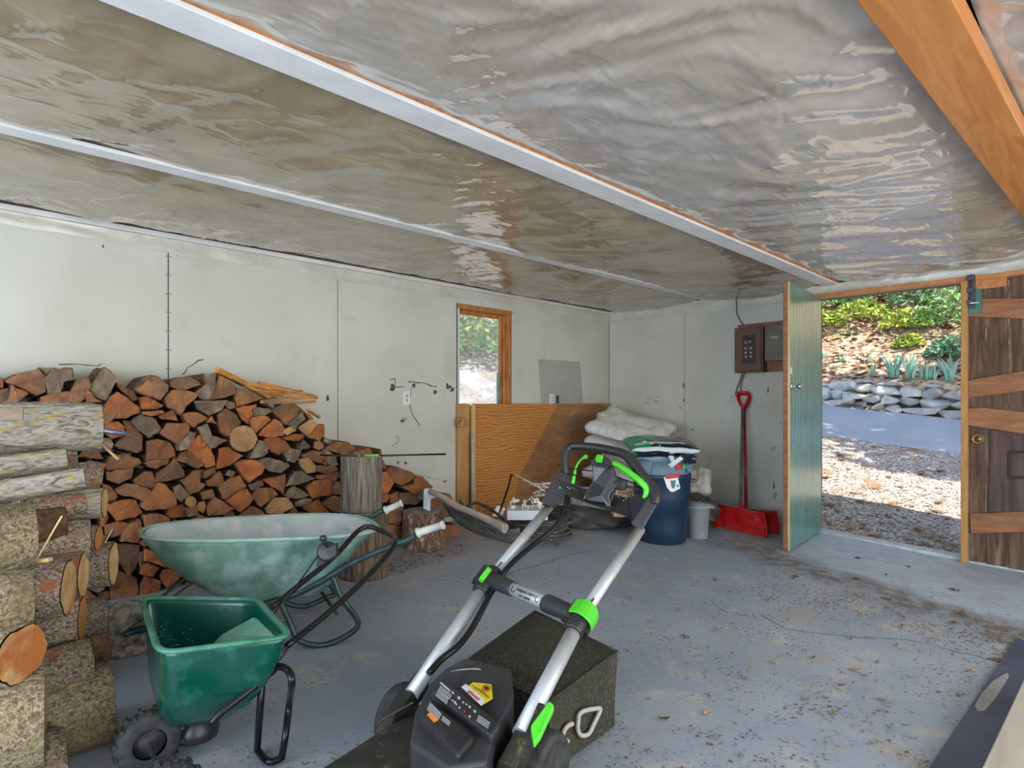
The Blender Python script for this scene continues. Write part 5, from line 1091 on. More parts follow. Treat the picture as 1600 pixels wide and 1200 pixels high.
# print rows on lids
def zl(px,py): # height on the first lid plane
    a,b,d=A,B,D; n_=(b-a).cross(d-a).normalized(); r_=ray(px,py); t=(a-C0).dot(n_)/r_.dot(n_); return C0+r_*t+Vector((0,0,.0015))
def zl2(px,py):
    a,b,d=A2,B2,D2; n_=(b-a).cross(d-a).normalized(); r_=ray(px,py); t=(a-C0).dot(n_)/r_.dot(n_); return C0+r_*t+Vector((0,0,.005))
def pl2(pts,m,name,par,Z): q=MB(); q.prism([Z(x,y) for x,y in pts],(0,0,-.001)); return q.build(name,m,parent=par)
def rowp(x0,y0,x1,y1,w,Z,par,m=lab_g): dx,dy=x1-x0,y1-y0; L=math.hypot(dx,dy); nx_,ny2=-dy/L*w,dx/L*w; pl2([(x0,y0),(x1,y1),(x1+nx_,y1+ny2),(x0+nx_,y0+ny2)],m,'print_line',par,Z)
rowp(689,1066,704,1079,2.6,zl,lid); rowp(706,1080,710,1083.5,2.2,zl,lid)
for k in range(3): rowp(688-k*1.2,1072+k*2.6,706-k*1.2,1087+k*2.6,1,zl,lid)
for k in range(4): rowp(684-k*.9,1079+k*2.4,701-k*.9,1093+k*2.4,.8,zl,lid)
for k,(px,py,s_) in enumerate([(717,1091,2.4),(711,1098,2),(707,1095,1.4),(724,1098,1.5),(729,1101,1.5),(734,1105,2),(742,1112,2),(718,1106,1.6),(726,1112,1.8),(734,1120,1.8),(713,1101,1.4)]): pl2([(px-s_,py-s_),(px+s_,py-s_*.6),(px+s_*.7,py+s_),(px-s_*.8,py+s_*.7)],lab_r if k==8 else lab_g,'print_symbol',lid,zl)
for k in range(4): rowp(748-k,1118+k*2.6,766-k,1130+k*2.6,.9,zl,lid)
for k in range(5): rowp(672-k*1.1,1100+k*2.4,690-k*1.1,1118+k*2.4,.9,zl2,lid2)
pl2([(667,1119),(672,1115),(690,1133),(684,1138)],lab_o,'orange_label',lid2,zl2)
for k in range(3): rowp(692-k,1121+k*2.6,704-k,1131+k*2.6,.9,zl2,lid2)
# danger label
lb=plate([(727,1077),(739,1067),(768,1070),(770,1092),(752,1103)],.333,lab_y,'danger_label',mc)
pl_=plate([(721,1074),(728,1069.5),(757,1094),(752,1103)],.334,lab_w,'label_band',mc)
rd=(S(755,1099,.334)-S(727,1075,.334)).normalized(); text('label_text','DANGER',lab_r,S(740,1087,.3355)+Vector((0,0,.001)),-rd,-(up.cross(rd)),.017,mc)
q=MB(); q.tube([S(760+6*math.cos(k*math.pi/6),1075.5+5*math.sin(k*math.pi/6),.3365) for k in range(12)],.0011,5,closed=True,n=1,curve=False); q.tube([S(756,1072,.3365),S(764,1079,.3365)],.001,5,curve=False); q.build('ban_symbol',lab_r,parent=mc)
plate([(757,1073),(763,1074),(763,1078),(758,1078)],.3362,lab_k,'hand_symbol',mc)
for k in range(4): plate([(737+k*4,1072+k*.5+k*3),(738+k*4,1071+k*3),(754+k*3.4,1083+k*3.0-2),(753+k*3.4,1084.5+k*3.0-2)] if k<2 else [(740+k*5,1074+k*3),(741+k*5,1073+k*3),(756+k*3,1085+k*2),(755+k*3,1086+k*2)],.3355,mat('olive_print',(.25,.2,.02)),'print_line',mc)
q=MB(); q.tube([S(704,1049,.327),S(722,1046,.331),S(745,1045,.333),S(752,1047,.333)],[.001,.004,.0045,.001],8,flat=.4); q.build('painted_cover_highlight',mat('highlight_grey',(.30,.30,.31),rough=.3),parent=mc)  # pale streak painting a highlight onto the motor cover
q=MB(); q.tube([S(588,1131,.15),S(620,1112,.19),S(647,1097,.235)],.004,6); q.build('lift_cable',mow_d,parent=mow)
q=MB(); q.tube([S(657,1102,.262),S(673,1082,.28)],.006,8,curve=False); q.build('side_strip',alu,parent=mow)
q=MB(); q.prism([S(829,1133,.30),S(858,1094,.345),S(866,1101,.34),S(845,1145,.29),S(834,1160,.27)],(0,0,-.022)); q.build('green_height_lever',lime,parent=mow,bevel=.004,seg=2)
# grass bag
bt=[U(836,955,2.76),U(964,1018,2.33),U(858,1098,2.02),U(724,1036,2.32)]
mid=[(bt[i]+bt[(i+1)%4])/2 for i in range(4)]
bagf=dk+.015
def brow(s,z,puff=0): 
    c=sum(bt,Vector())/4; o=[]
    for i in range(4):
        a=bt[i]; b=bt[(i+1)%4]
        for k in range(6):
            t=k/6; p=a.lerp(b,t); h=p.z; pp=c+(p-c)*(s+puff*math.sin(math.pi*t)); o.append(Vector((pp.x,pp.y,bagf+(h-bagf)*z)))
    return o
rows_=[brow(1,1),brow(1.0,.985),brow(1.0,.8,-.03),brow(.98,.5,-.045),brow(.97,.2,-.02),brow(.97,.0),]
q=MB(); n=24; q.add([p for r_ in rows_ for p in r_],[(i*n+k,i*n+(k+1)%n,(i+1)*n+(k+1)%n,(i+1)*n+k) for i in range(5) for k in range(n)]+[tuple(range(5*n,6*n))],0,False)
c=sum(bt,Vector())/4; o_=len(q.v); q.add([c+Vector((0,0,.035))]+[c+(p-c)*.55+Vector((0,0,.02)) for p in rows_[0]]+rows_[0],[(0,1+k,1+(k+1)%n) for k in range(n)]+[(1+k,1+n+k,1+n+(k+1)%n,1+(k+1)%n) for k in range(n)],0,True)
bg_=q.build('grass_bag',bag_m,parent=mow)
q=MB(); q.tube([bt[1]+Vector((0,0,.001)),bt[2]+Vector((0,0,.001))],.006,8,curve=False); q.tube([bt[0],bt[1]],.005,8,curve=False); q.tube([bt[3],bt[0]],.005,8,curve=False); q.build('seam_piping',bag_m,parent=bg_)
# pale outlined letter on the bag's camera side
sn=(bt[2]-bt[1]).cross(up).normalized()
if sn.dot(ray(900,1100))>0: sn=-sn
def onbag(px,py):
    r_=ray(px,py); t=((bt[1]-C0).dot(sn))/r_.dot(sn); return C0+r_*t+sn*.004
lt=mat('pale_logo',(.42,.40,.37),rough=.7)
q=MB(); q.tube([onbag(x,y) for x,y in ((902,1125),(904,1115),(914,1109),(935,1106),(935,1112),(926,1131),(918,1146),(906,1148),(901,1138))],.0085,6,closed=True,n=4,flat=1); q.build('bag_letter',lt,parent=bg_)
q=MB(); q.tube([onbag(x,y) for x,y in ((893,1130),(886,1133),(880,1141),(878,1152),(886,1158))],.0085,6,n=4); q.build('bag_letter',lt,parent=bg_)
# ================================================================ BACK CORNER
# leaning plywood
q=MB(); q.box((3.915,Y1-.045,fz(4,4.4)-.01),(6.185,Y1-.030,1.215)); ply=tag(q.build('plywood_sheet',ply_m,bevel=.001,seg=1),'wide orange plywood sheet standing against the wall beneath the window','plywood')
q=MB(); q.prism([WA(872,631,Y1-.047),WA(949,631.5,Y1-.047),WA(945,800,Y1-.047),WA(800,800,Y1-.047),WA(812,745,Y1-.047)],(0,.0015,0)); q.build('darker_area',ply_m2,parent=ply)  # darker right part of the sheet
q=MB(); q.prism([WA(884,650,Y1-.0475),WA(903,648,Y1-.0475),WA(905,662,Y1-.0475),WA(886,664,Y1-.0475)],(0,.001,0)); q.build('dark_stain',mat('ply_stain',(.17,.12,.09),(.25,.17,.1),rough=.8,scale=20),parent=ply)
q=MB(); q.box((3.725,Y1-.028,fz(4,4.4)-.01),(3.885,Y1-.012,1.215)); pb=tag(q.build('board_offcut',ply_b,bevel=.001,seg=1),'narrow plywood offcut with a printed stamp, left of the wide sheet','board')
q=MB(); 
for P in ([(713,652),(726,652),(726,653),(713,653)],[(713,667),(726,667),(726,668),(713,668)],[(713,652),(714,652),(714,668),(713,668)],[(725,652),(726,652),(726,668),(725,668)],[(718,655),(723,655),(717,662),(722,665),(719,665),(715,661)],[(728,654),(729,654),(729,667),(728,667)],[(731,655),(732,655),(732,667),(731,667)],[(710.5,655),(711.5,655),(711.5,666),(710.5,666)]): q.prism([WA(x,y,Y1-.0285) for x,y in P],(0,.0008,0))
q.build('ink_stamp',mat('ink',(.16,.07,.03)),parent=pb)
q=MB(); q.box((3.878,Y1-.075,fz(4,4.4)-.01),(3.915,Y1-.046,1.205)); tag(q.build('wood_strip',pale_w,bevel=.002),'pale narrow strip of wood standing between the two plywood pieces','wood strip')
q=MB(); q.tube([Vector((3.86,Y1-.085,.12)),Vector((3.872,Y1-.085,.55)),Vector((3.868,Y1-.085,.93))],.014,8,curve=False); tag(q.build('thin_branch',mat('grey_branch',(.35,.30,.27),(.5,.44,.4),rough=.9)),'thin greyish stick leaning upright against the plywood joint','stick')
# insulation slabs in the corner
def slab(name,c,ux,uy,hx,hy,hz,tilt,label,seed):
    ux=Vector(ux).normalized(); uz=Vector(tilt).normalized(); uy=uz.cross(ux).normalized(); q=MB(); nx_,ny_2=14,10; vs=[]
    for zz in(0,1):
        for i in range(nx_+1):
            for j in range(ny_2+1):
                a=(i/nx_*2-1);b=(j/ny_2*2-1); e=1+.10*fbm((a*2,b*2,seed),1,2); ed=min(1,(1-max(abs(a),abs(b)))*4+.35)
                vs.append(Vector(c)+ux*(a*hx*e)+uy*(b*hy*e)+uz*((1 if zz else -1)*hz*ed+.03*fbm((a*2,b*2,seed+zz*3),1.4,3)))
    n1=(nx_+1)*(ny_2+1); f=[]
    for zz in(0,1):
        for i in range(nx_):
            for j in range(ny_2): o=zz*n1+i*(ny_2+1)+j; f.append((o,o+ny_2+1,o+ny_2+2,o+1))
    for i in range(nx_):
        for j in (0,ny_2): o=i*(ny_2+1)+j; f.append((o,o+ny_2+1,o+ny_2+1+n1,o+n1))
    for j in range(ny_2):
        for i in (0,nx_): o=i*(ny_2+1)+j; f.append((o,o+1,o+1+n1,o+n1))
    q.add(vs,f,0,True); return tag(q.build(name,foam),label,'insulation')
slab('insulation_batt',(5.50,3.70,.955),(.25,-1,-.28),0,.40,.30,.050,(-.35,-.1,.9),'crumpled white insulation batt lying on top in the back corner',1)
slab('insulation_batt',(5.55,3.68,.76),(.2,-1,-.38),0,.44,.30,.055,(-.40,-.1,.9),'second white insulation batt sloping beneath the top one',2)
slab('insulation_batt',(5.72,3.78,.47),(.2,-1,-.15),0,.50,.32,.08,(-.30,-.05,.9),'lower white insulation batt behind the mower handle',3)
slab('insulation_batt',(5.74,3.78,.20),(.1,-1,.0),0,.52,.34,.09,(-.02,0,1),'bottom insulation batt on the floor in the back corner',4)
slab('insulation_batt',(5.55,2.98,.42),(.1,-1,.3),0,.16,.14,.07,(-.7,0,.6),'small white insulation scrap showing right of the navy bin',5)
# navy trash can
T=U(1034,800,5.30); tz=fz(T.x,T.y)
can=thing('trash_can',(T.x,T.y,tz),'large round navy blue trash can holding a paler bin with bags on it','bin')
q=MB(); q.lathe((T.x,T.y,tz),[(0,.0),(.195,.0),(.205,.01),(.212,.14),(.228,.30),(.232,.305),(.240,.42),(.243,.55),(.247,.555),(.249,.585),(.244,.59),(.240,.56),(.20,.02),(0,.02)],40); q.build('can_body',can_b,parent=can)
hd=(ray(1100,700)).cross(up).normalized()
q=MB(); h=Vector((T.x,T.y,tz+.55))-up.cross(ray(1034,700)).normalized()*.255*(-1 if up.cross(ray(1034,700)).normalized().dot(Vector((1,-1,0)))>0 else 1)
q.obox(h+Vector((0,0,-.02)),(1,-1,0),(1,1,0),(0,0,1),.028,.045,.012); q.build('side_handle',can_b,parent=can,bevel=.004)
q=MB()
def cyl(px,py,rad,off=.002):
    r_=ray(px,py); # hit vertical cylinder at T
    ox,oy=-T.x,-T.y; a=r_.x**2+r_.y**2; b=2*(ox*r_.x+oy*r_.y); c=ox*ox+oy*oy-(rad+off)**2; t=(-b-math.sqrt(max(0,b*b-4*a*c)))/(2*a); return C0+r_*t
def sticker(pts,rad,m,name,par,off=.003,k=5):
    # subdivide polygon as strip by columns
    xs=[p[0] for p in pts]; x0,x1=min(xs),max(xs); q=MB(); cols=[]
    for i in range(k+1):
        x=x0+(x1-x0)*min(.999,max(.001,i/k)); ys_=[]
        for a,b in zip(pts,pts[1:]+pts[:1]):
            if (a[0]-x)*(b[0]-x)<=0 and a[0]!=b[0]: ys_.append(a[1]+(b[1]-a[1])*(x-a[0])/(b[0]-a[0]))
        cols.append((cyl(x,min(ys_),rad,off),cyl(x,max(ys_),rad,off)))
    q.add([p for c_ in cols for p in c_],[(2*i,2*i+1,2*i+3,2*i+2) for i in range(k)],0,True); return q.build(name,m,parent=par)
st=sticker([(1037,746),(1044,741),(1062,740),(1063,763),(1052,769),(1046,768),(1038,755)],.2505,lab_w,'sticker',can)
sticker([(1038,746),(1044,741),(1062,740),(1062,746),(1040,749)],.2505,lab_r,'sticker_band',can,.0045)
sticker([(1047.5,751),(1056,750.5),(1055,763),(1049.5,763)],.2505,lab_t,'sticker_picture',can,.0045); sticker([(1057.5,757),(1060.5,757),(1060.5,761),(1057.5,761)],.2505,lab_t,'sticker_dot',can,.0045)
inb=thing('inner_bin',(T.x,T.y,tz+.3),'pale grey-blue bin nested inside the navy trash can','bin')
q=MB(); q.lathe((T.x,T.y,tz),[(0,.10),(.17,.10),(.215,.52),(.232,.60),(.236,.70),(.250,.705),(.252,.725),(.238,.728),(.228,.70),(.16,.12),(0,.12)],40); q.build('bin_body',can_l,parent=inb)
for ang in (-2.35-.75,-2.35+.85):
    q=MB(); dv=Vector((math.cos(ang),math.sin(ang),0)); tv=Vector((-dv.y,dv.x,0)); c_=Vector((T.x,T.y,tz+.66))+dv*.245; 
    q.prism([c_+tv*-.05+up*.045,c_+tv*.05+up*.045,c_+tv*.03-up*.05,c_-tv*.03-up*.05],dv*.025); q.build('bin_handle',can_l,parent=inb,bevel=.004)
sticker([(1056,726),(1064,723),(1066,733),(1058,735)],.2425,lab_r,'red_mark',inb,.004); sticker([(1066,725),(1075,726),(1074,733),(1066,733)],.2425,lab_gr,'green_mark',inb,.004)
# soil bags
def pillow(name,c,ax,ay,hx,hy,hz,tilt,mats,label,seed,par=None,pick=None):
    ax=Vector(ax).normalized(); az=Vector(tilt).normalized(); ay=az.cross(ax).normalized(); ax=ay.cross(az).normalized()
    t=thing(name,c,label,'bag'); n1,n2=28,20; q=MB(); vs=[]
    for zz in(1,-1):
        for i in range(n1+1):
            for j in range(n2+1):
                a=i/n1*2-1;b=j/n2*2-1; e=max(0,(1-abs(a)**3.2))*max(0,(1-abs(b)**2.8)); h=hz*e**.5*(1+.16*fbm((a*2.4,b*2.4,seed),1,3))
                vs.append(Vector(c)+ax*(a*hx*(1-.04*b*b))+ay*(b*hy*(1-.05*a*a))+az*(zz*h*(1 if zz>0 else .7)+.012*fbm((a*2,b*2,seed+5),1,2)))
    N=(n1+1)*(n2+1)
    for zz in(0,1):
        for i in range(n1):
            for j in range(n2):
                o=zz*N+i*(n2+1)+j; q_a=(i+.5)/n1*2-1; q_b=(j+.5)/n2*2-1; q.f.append([o,o+n2+1,o+n2+2,o+1]); q.m.append(pick(q_a,q_b,zz)); q.sm.append(True)
    q.v=vs; bm_=q.build('bag_film',mats,parent=t)
    me=bm_.data; bm=bmesh.new(); bm.from_mesh(me); bmesh.ops.remove_doubles(bm,verts=bm.verts,dist=.0008); bmesh.ops.recalc_face_normals(bm,faces=bm.faces); bm.to_mesh(me); bm.free()
    return t,bm_,(Vector(c),ax,ay,az)
BA=Vector((1,-1,0)).normalized(); BB=Vector((1,1,0)).normalized()
mset=[bag_g,bag_n,bag_w]
def pk1(a,b,z):
    if z: return 2 if (b<-.9 and a>.1) else 1
    if b<-.93: return 2
    if b<-.66: return 0 if a<-.40 else 1
    if b<-.52 and -.85<a<.6: return 2
    return 0 if a<-.12 else 1
bc=U(1032,688,5.28)
t1,f1,fr=pillow('soil_bag',(bc.x,bc.y,tz+.825),BA,BB,.30,.24,.062,(-.10,-.12,1),mset,'green and dark navy glossy soil bag, upper of two on the bin',3,pick=pk1)
def pk2(a,b,z):
    if z: return 2 if b<-.85 else 1
    if b<-.8: return 1
    if b<-.3: return 0 if a<-.5 else (2 if a<.2 else 1)
    return 0 if a<-.4 else 1
t2,f2,fr2=pillow('soil_bag',(bc.x+.02,bc.y,tz+.745),BA,BB,.27,.23,.04,(-.02,-.05,1),mset,'thinner green-ended soil bag underneath the upper bag on the bin',8,pick=pk2)
# print marks on the bags (small white glyph shapes) and folded pale flaps
for i,(px,py,w_,h_) in enumerate([(1006,690,4,2),(1018,693,3.4,1.6),(1030,697,2,2),(1037,700,2,2)]):
    q=MB(); c=U(px,py,4.985+.004*i); rr=random.Random(i)
    for k in range(4): q.obox(c+BA*(rr.uniform(-1,1)*w_*.0042)+up*(rr.uniform(-1,1)*h_*.0045),BA,BB,up,w_*.0020,.0008,.0014)
    q.build('bag_print',lab_w,parent=t1)
q=MB(); a=U(1046,727,4.97); q.prism([U(1044,726,4.97),U(1063,713,4.98),U(1068,717,4.98),U(1050,731,4.96)],BB*.004); q.prism([U(1044,712,5.0),U(1052,712,5.0),U(1055,722,4.98),U(1049,722,4.98)],BB*.004); q.build('bag_flap',bag_w,parent=t2)
q=MB(); q.prism([U(1062,711,5.0),U(1084,708,5.1),U(1088,724,5.1),U(1076,726,5.05),U(1068,718,5.0)],BB*.01); q.build('bag_flap',bag_n,parent=t2,bevel=.003)
# grey bin
G=U(1090,820,5.42); gz=fz(G.x,G.y)
gb=thing('waste_bin',(G.x,G.y,gz),'small grey plastic bin standing right of the navy trash can','bin')
q=MB(); q.lathe((G.x,G.y,gz),[(0,0),(.082,0),(.085,.01),(.108,.27),(.118,.275),(.12,.295),(.112,.30),(.104,.275),(.078,.02),(0,.02)],28); q.build('bin_body',bin_g,parent=gb)
q=MB(); q.lathe((G.x+.03,G.y-.01,gz+.288),[(0,.0),(.125,-.01),(.128,.0),(.10,.022),(0,.03)],28,ax=(.12,-.05,1)); q.build('bin_lid',bin_g,parent=gb)
# dark bundle behind grey bin
def lump(c,rx,ry,rz,m,name,label,cat,seed,amp=.35):
    bm=bmesh.new(); bmesh.ops.create_icosphere(bm,subdivisions=4,radius=1); vs=[]
    for v in bm.verts:
        p=v.co; k=1+amp*fbm((p.x*1.8+seed,p.y*1.8,p.z*1.8),1,4); vs.append(Vector((c[0]+p.x*rx*k,c[1]+p.y*ry*k,max(c[2]-rz*.9,c[2]+p.z*rz*k))))
    fs=[[l.vert.index for l in f.loops] for f in bm.faces]; bm.free(); q=MB(); q.add(vs,fs,0,True); return tag(q.build(name,m),label,cat)
g2=FL(1100,838); lump((5.42,2.88,.19),.16,.20,.15,dark_cloth,'tarp_bundle','dark rubber and cloth bundle behind the small grey bin','tarp',4)
q=MB(); hb=U(1095,783,5.5); q.tube([U(1076,790,5.5),U(1088,785,5.5),U(1098,779,5.5),U(1097,784,5.5)],[.02,.025,.03,.02],10,flat=.6); tag(q.build('boot_sole',blk_r),'black rubber strip folded on top of the dark bundle','rubber')
# snow shovels
def shovel(pts_bl,pts_top,shaft,m,lab,hd_top,th=.0,side=1,shm=None):
    """pts_bl: bottom-left,bottom-right of blade ; pts_top: top-left, top-right"""
    bl,br=pts_bl; tl,tr=pts_top; base=(bl+br)/2; t=thing('snow_shovel',base,lab,'snow shovel'); q=MB(); n,mr=16,8; vs=[]
    nrm=(br-bl).cross(tl-bl).normalized(); 
    if nrm.dot(ray(1160,810))>0: nrm=-nrm
    for i in range(n+1):
        a=i/n
        for j in range(mr+1):
            b=j/mr; p=bl.lerp(br,a).lerp(tl.lerp(tr,a),b); curve=-.05*math.sin(math.pi*b)*1.0; p+=nrm*(curve+.004*math.cos(a*n*math.pi/2)); 
            if i in(0,n): p+=nrm*.035
            vs.append(p)
    q.add(vs,[(i*(mr+1)+j,(i+1)*(mr+1)+j,(i+1)*(mr+1)+j+1,i*(mr+1)+j+1) for i in range(n) for j in range(mr)],0,True); bl_=q.build('blade',m,parent=t,solid=.005)
    q=MB(); q.tube([tl+nrm*.004,tr+nrm*.004],.009,8,curve=False); q.build('blade_rim',m,parent=bl_)
    s0,s1=shaft; q=MB(); q.tube([s0,s1],.0155,12,curve=False); q.build('shaft',shm or shaft_g,parent=t)
    q=MB(); q.tube([s0-(s1-s0).normalized()*.05,s0+(s1-s0).normalized()*.07],[.026,.018],12,curve=False); q.build('socket',m,parent=t,bevel=.002)
    hd=(s1-s0).normalized(); R_=Vector((.1,-1,0)).normalized(); q=MB(); c=s1
    q.tube([c-hd*.01,c+hd*.02],.018,12,curve=False)
    q.tube([c+hd*.0,c+hd*.04-R_*.028,c+hd*.10-R_*.052,c+hd*.155-R_*.056,c+hd*.17-R_*.03,c+hd*.17+R_*.03,c+hd*.155+R_*.056,c+hd*.10+R_*.052,c+hd*.04+R_*.028,c+hd*.0],.0125,10,n=4); q.tube([c+hd*.168-R_*.055,c+hd*.168+R_*.055],.016,10,curve=False)
    q.build('d_grip',m,parent=t); return t
s0=WB(1157,796,5.68); s1=WB(1160.5,637,6.07)
shovel((WB(1117,827,5.52),WB(1201,841,5.50)),(WB(1110,787,5.66),WB(1196,803,5.64)),(s0,s1),red_p,'bright red snow shovel with grey shaft, the front one of two',None)
s0=WB(1166,800,5.82); s1=WB(1163,640,6.115)
shovel((WB(1150,826,5.74),WB(1220,837,5.72)),(WB(1134,794,5.80),WB(1215,800,5.78)),(s0,s1),red_d,'darker red snow shovel standing directly behind the front one',None,shm=red_d)
# nail hook and cables under the panel
# ---- electrical boxes
ep=thing('breaker_box',(6.12,WB(1170,583,6.1).y,WB(1170,583,6.1).z),'brown metal fuse box with a door of round fuses on the back wall','electrical box')
def eb(x0,x1,p,m,name,par,bev=.003,lab=None):
    a=WB(p[0],p[1],x0); b=WB(p[2],p[3],x0); q=MB(); q.box((x0,a.y,a.z),(x1,b.y,b.z)); return q.build(name,m,parent=par,bevel=bev,label=lab)
eb(6.08,6.185,(1147.5,513,1192,581),rust,'box_case',ep)
fr_=eb(6.068,6.082,(1150,516,1189,579),rust,'box_front',ep,.002)
eb(6.060,6.069,(1159.5,524,1179,567),mat('panel_dark',(.05,.035,.03),rough=.6),'fuse_recess',ep,.001)
fm=mat('fuse_glass',(.30,.28,.27),(.42,.40,.38),rough=.3)
for i,(px,py) in enumerate([(1165.5,535),(1172,534),(1165.5,544.5),(1173.5,544),(1165.5,551),(1173.5,551),(1166,557.5),(1173.5,557)]):
    q=MB(); q.lathe(WB(px,py,6.06),[(0,0),(.015,0),(.013,.008),(.007,.011),(0,.011)],12,ax=(-1,0,0)); q.build('fuse',fm,parent=ep)
q=MB(); q.obox(WB(1169,529,6.058),(0,1,0),(1,0,0),(0,0,1),.035,.003,.008); q.build('label_strip',lab_k,parent=ep)
for px,py in ((1155,519),(1150,571),(1187,520)): q=MB(); q.lathe(WB(px,py,6.066),[(0,0),(.004,0),(.003,.002),(0,.002)],8,ax=(-1,0,0)); q.build('screw',steel,parent=fr_)
bb=MB(); a=WB(1153,506,6.19);b=WB(1238,582,6.19); bb.prism([WB(1153,508,6.185),WB(1228,500,6.185),WB(1262,497,6.185),WB(1262,577,6.185),WB(1192,582,6.185),WB(1153,580,6.185)],(.014,0,0)); tag(bb.build('backing_board',rustb),'reddish wooden board behind the two electrical boxes','board')
e2=thing('meter_box',(6.12,WB(1212,563,6.1).y,WB(1212,563,6.1).z),'grey-green steel switch box right of the brown fuse box','electrical box')
eb(6.115,6.186,(1195,510,1240,562),panel_g,'box_case',e2); eb(6.10,6.116,(1198,517,1232,551),panel_g,'box_door',e2,.002)
q=MB(); q.obox(WB(1210,527,6.098),(0,1,0),(1,0,0),(0,0,1),.035,.001,.012); q.build('name_plate',mat('name_plate',(.38,.36,.28),rough=.4),parent=e2)
def cab(pts,r,name,label,m=blk_t,cat='cable'): q=MB(); q.tube(pts,r,8); return tag(q.build(name,m),label,cat)
cab([WB(1150,468,6.18),WB(1151,480,6.175),WB(1151,490,6.18),WB(1156,500,6.175),WB(1161,508,6.17)],.006,'panel_cable','grey cable running from the ceiling down to the fuse box',mat('grey_cable',(.18,.16,.15),rough=.7))
cab([WB(1160,582,6.13),WB(1156,595,6.16),WB(1151,608,6.17),WB(1149,617,6.17)],.005,'panel_cable','left black cable hanging under the fuse box')
cab([WB(1164,582,6.13),WB(1159,594,6.16),WB(1157.5,606,6.17),WB(1158,613,6.16)],.005,'panel_cable','right black cable hanging under the fuse box')
q=MB(); q.tube([WB(1141,620,6.19),WB(1146,619,6.13),WB(1150,618,6.12)],.004,6); tag(q.build('wall_hook',steel),'small metal hook in the wall beside the red shovel grip','hook')
# ================================================================ CABLE COILS, BOXES, ODDS AND ENDS
cx0,cy0=FL(843,842).x,FL(843,842).y
hc=Vector((cx0+.10,cy0+.10,0))
for k in range(9):
    rr=random.Random(k); q=MB(); r0=.27+rr.uniform(-.03,.03); zz=fz(hc.x,hc.y)+.018+k*.019; pts=[]
    for i in range(14):
        a=2*math.pi*i/14; pts.append(Vector((hc.x+math.cos(a)*r0*(1+.05*rr.uniform(-1,1)),hc.y+math.sin(a)*r0*(1+.05*rr.uniform(-1,1)),zz+.008*math.sin(a*2+k))))
    q.tube(pts,.0095,8,closed=True,n=4)
    if k==0: coil=tag(q.build('cable_coil',hose_m,origin=(hc.x,hc.y,fz(hc.x,hc.y))),'coiled dark grey cable lying on the floor behind the mower handle','cable')
    else: q.build('loop',hose_m,parent=coil)
q=MB(); q.tube([U(855,838,4.7),U(862,845,4.65),FL(872,852)+Vector((0,0,.01))],.009,8); q.build('loose_end',hose_m,parent=coil)
hz=None
for k in range(10):
    rr=random.Random(50+k); o=k*3.4; q=MB()
    dd_=4.75-.02*k
    pts=[U(694+o*.9+rr.uniform(-2,2),788+o*.2+rr.uniform(-3,3),dd_+.10),U(706+o,806+o*.10,dd_-.02),U(728+o,824-o*.35,dd_-.12),U(760+o*.7,838-o*.3,dd_-.2),U(790+o*.3,846-o*.55,dd_-.25),U(812,848-o*.7,dd_-.25)]
    q.tube(pts,.0085 if k%3 else .010,8)
    if hz is None: hz=tag(q.build('hose_bundle',hose_m),'bundle of drooping grey hoses hanging between stump and cable coil','hose')
    else: q.build('hose_strand',hose_m,parent=hz)
cab([U(728,792,4.9),U(742,786,4.9),U(760,792,4.85),U(778,804,4.75),U(790,814,4.65)],.012,'hose_arc','black hose arching above the drooping hoses',blk_r,'hose')
cab([U(718,782,5.1),U(724,790,5.0),U(735,805,4.9),U(748,815,4.85)],.010,'hose_arc','short grey hose end near the plywood strip',hose_m,'hose')
# white tray with crumpled plastic
wt=thing('white_tray',U(822,812,5.0),'white plastic tray with crumpled white pieces on the cable coil','tray')
zt_=U(822,812,5.05).z; tc_=U(825,800,5.1)
def tbx(px0,py0,px1,py1,d,th,m,name,par=None):
    a=U(px0,py1,d); b=U(px1,py0,d); q=MB(); q.prism([U(px0,py1,d),U(px1,py1,d),U(px1,py0,d),U(px0,py0,d)],BB*th); return q.build(name,m,parent=par,bevel=.005)
tbx(792,798,856,813,4.95,.28,mat('tray_white',(.58,.62,.68),rough=.5),'tray_body',wt)
q=MB(); rr=random.Random(12)
for k in range(34):
    px=rr.uniform(797,846); py=rr.uniform(778,799); d=4.95+rr.uniform(.02,.22); a=U(px,py,d); b=a+Vector((rr.uniform(-1,1),rr.uniform(-1,1),rr.uniform(-.9,.9)))*.045; q.bar(a,b,.022*rr.uniform(.5,1.3),.006,up=(rr.uniform(-1,1),rr.uniform(-1,1),.5))
q.build('crumpled_plastic',mat('bright_plastic',(.72,.70,.66),(.80,.78,.75),rough=.5),parent=wt,kind='stuff')
ws=None
for k in range(16):
    rr=random.Random(80+k); a=U(rr.uniform(830,850),rr.uniform(752,790),5.15+rr.uniform(-.05,.1)); b=a+Vector((rr.uniform(-.1,.35),rr.uniform(-.35,.1),rr.uniform(-.06,.06))); q=MB(); q.tube([a,a.lerp(b,.5)+Vector((0,0,rr.uniform(-.02,.02))),b],.004,6)
    if ws is None: ws=tag(q.build('wire_offcuts',wire_w),'heap of pale wire offcuts behind the mower control panel','wire')
    else: q.build('wire',wire_w,parent=ws)
q=MB(); q.tube([U(803,741,5.3),U(830,754,5.25),U(852,768,5.2)],.006,6,curve=False); q.tube([U(840,755,5.25),U(858,762,5.2)],.005,6,curve=False); tag(q.build('pale_stick',wire_w),'pale thin stick rising left above the wire heap','stick')
q=MB(); q.tube([U(774,812,5.1),U(786,785,5.25),U(794,762,5.35),U(799,742,5.45)],.009,8,curve=False); q.tube([U(799,742,5.45),U(804,743,5.45)],.006,6,curve=False); tag(q.build('dark_rod',blk_t),'dark metal rod leaning diagonally on the plywood','rod')
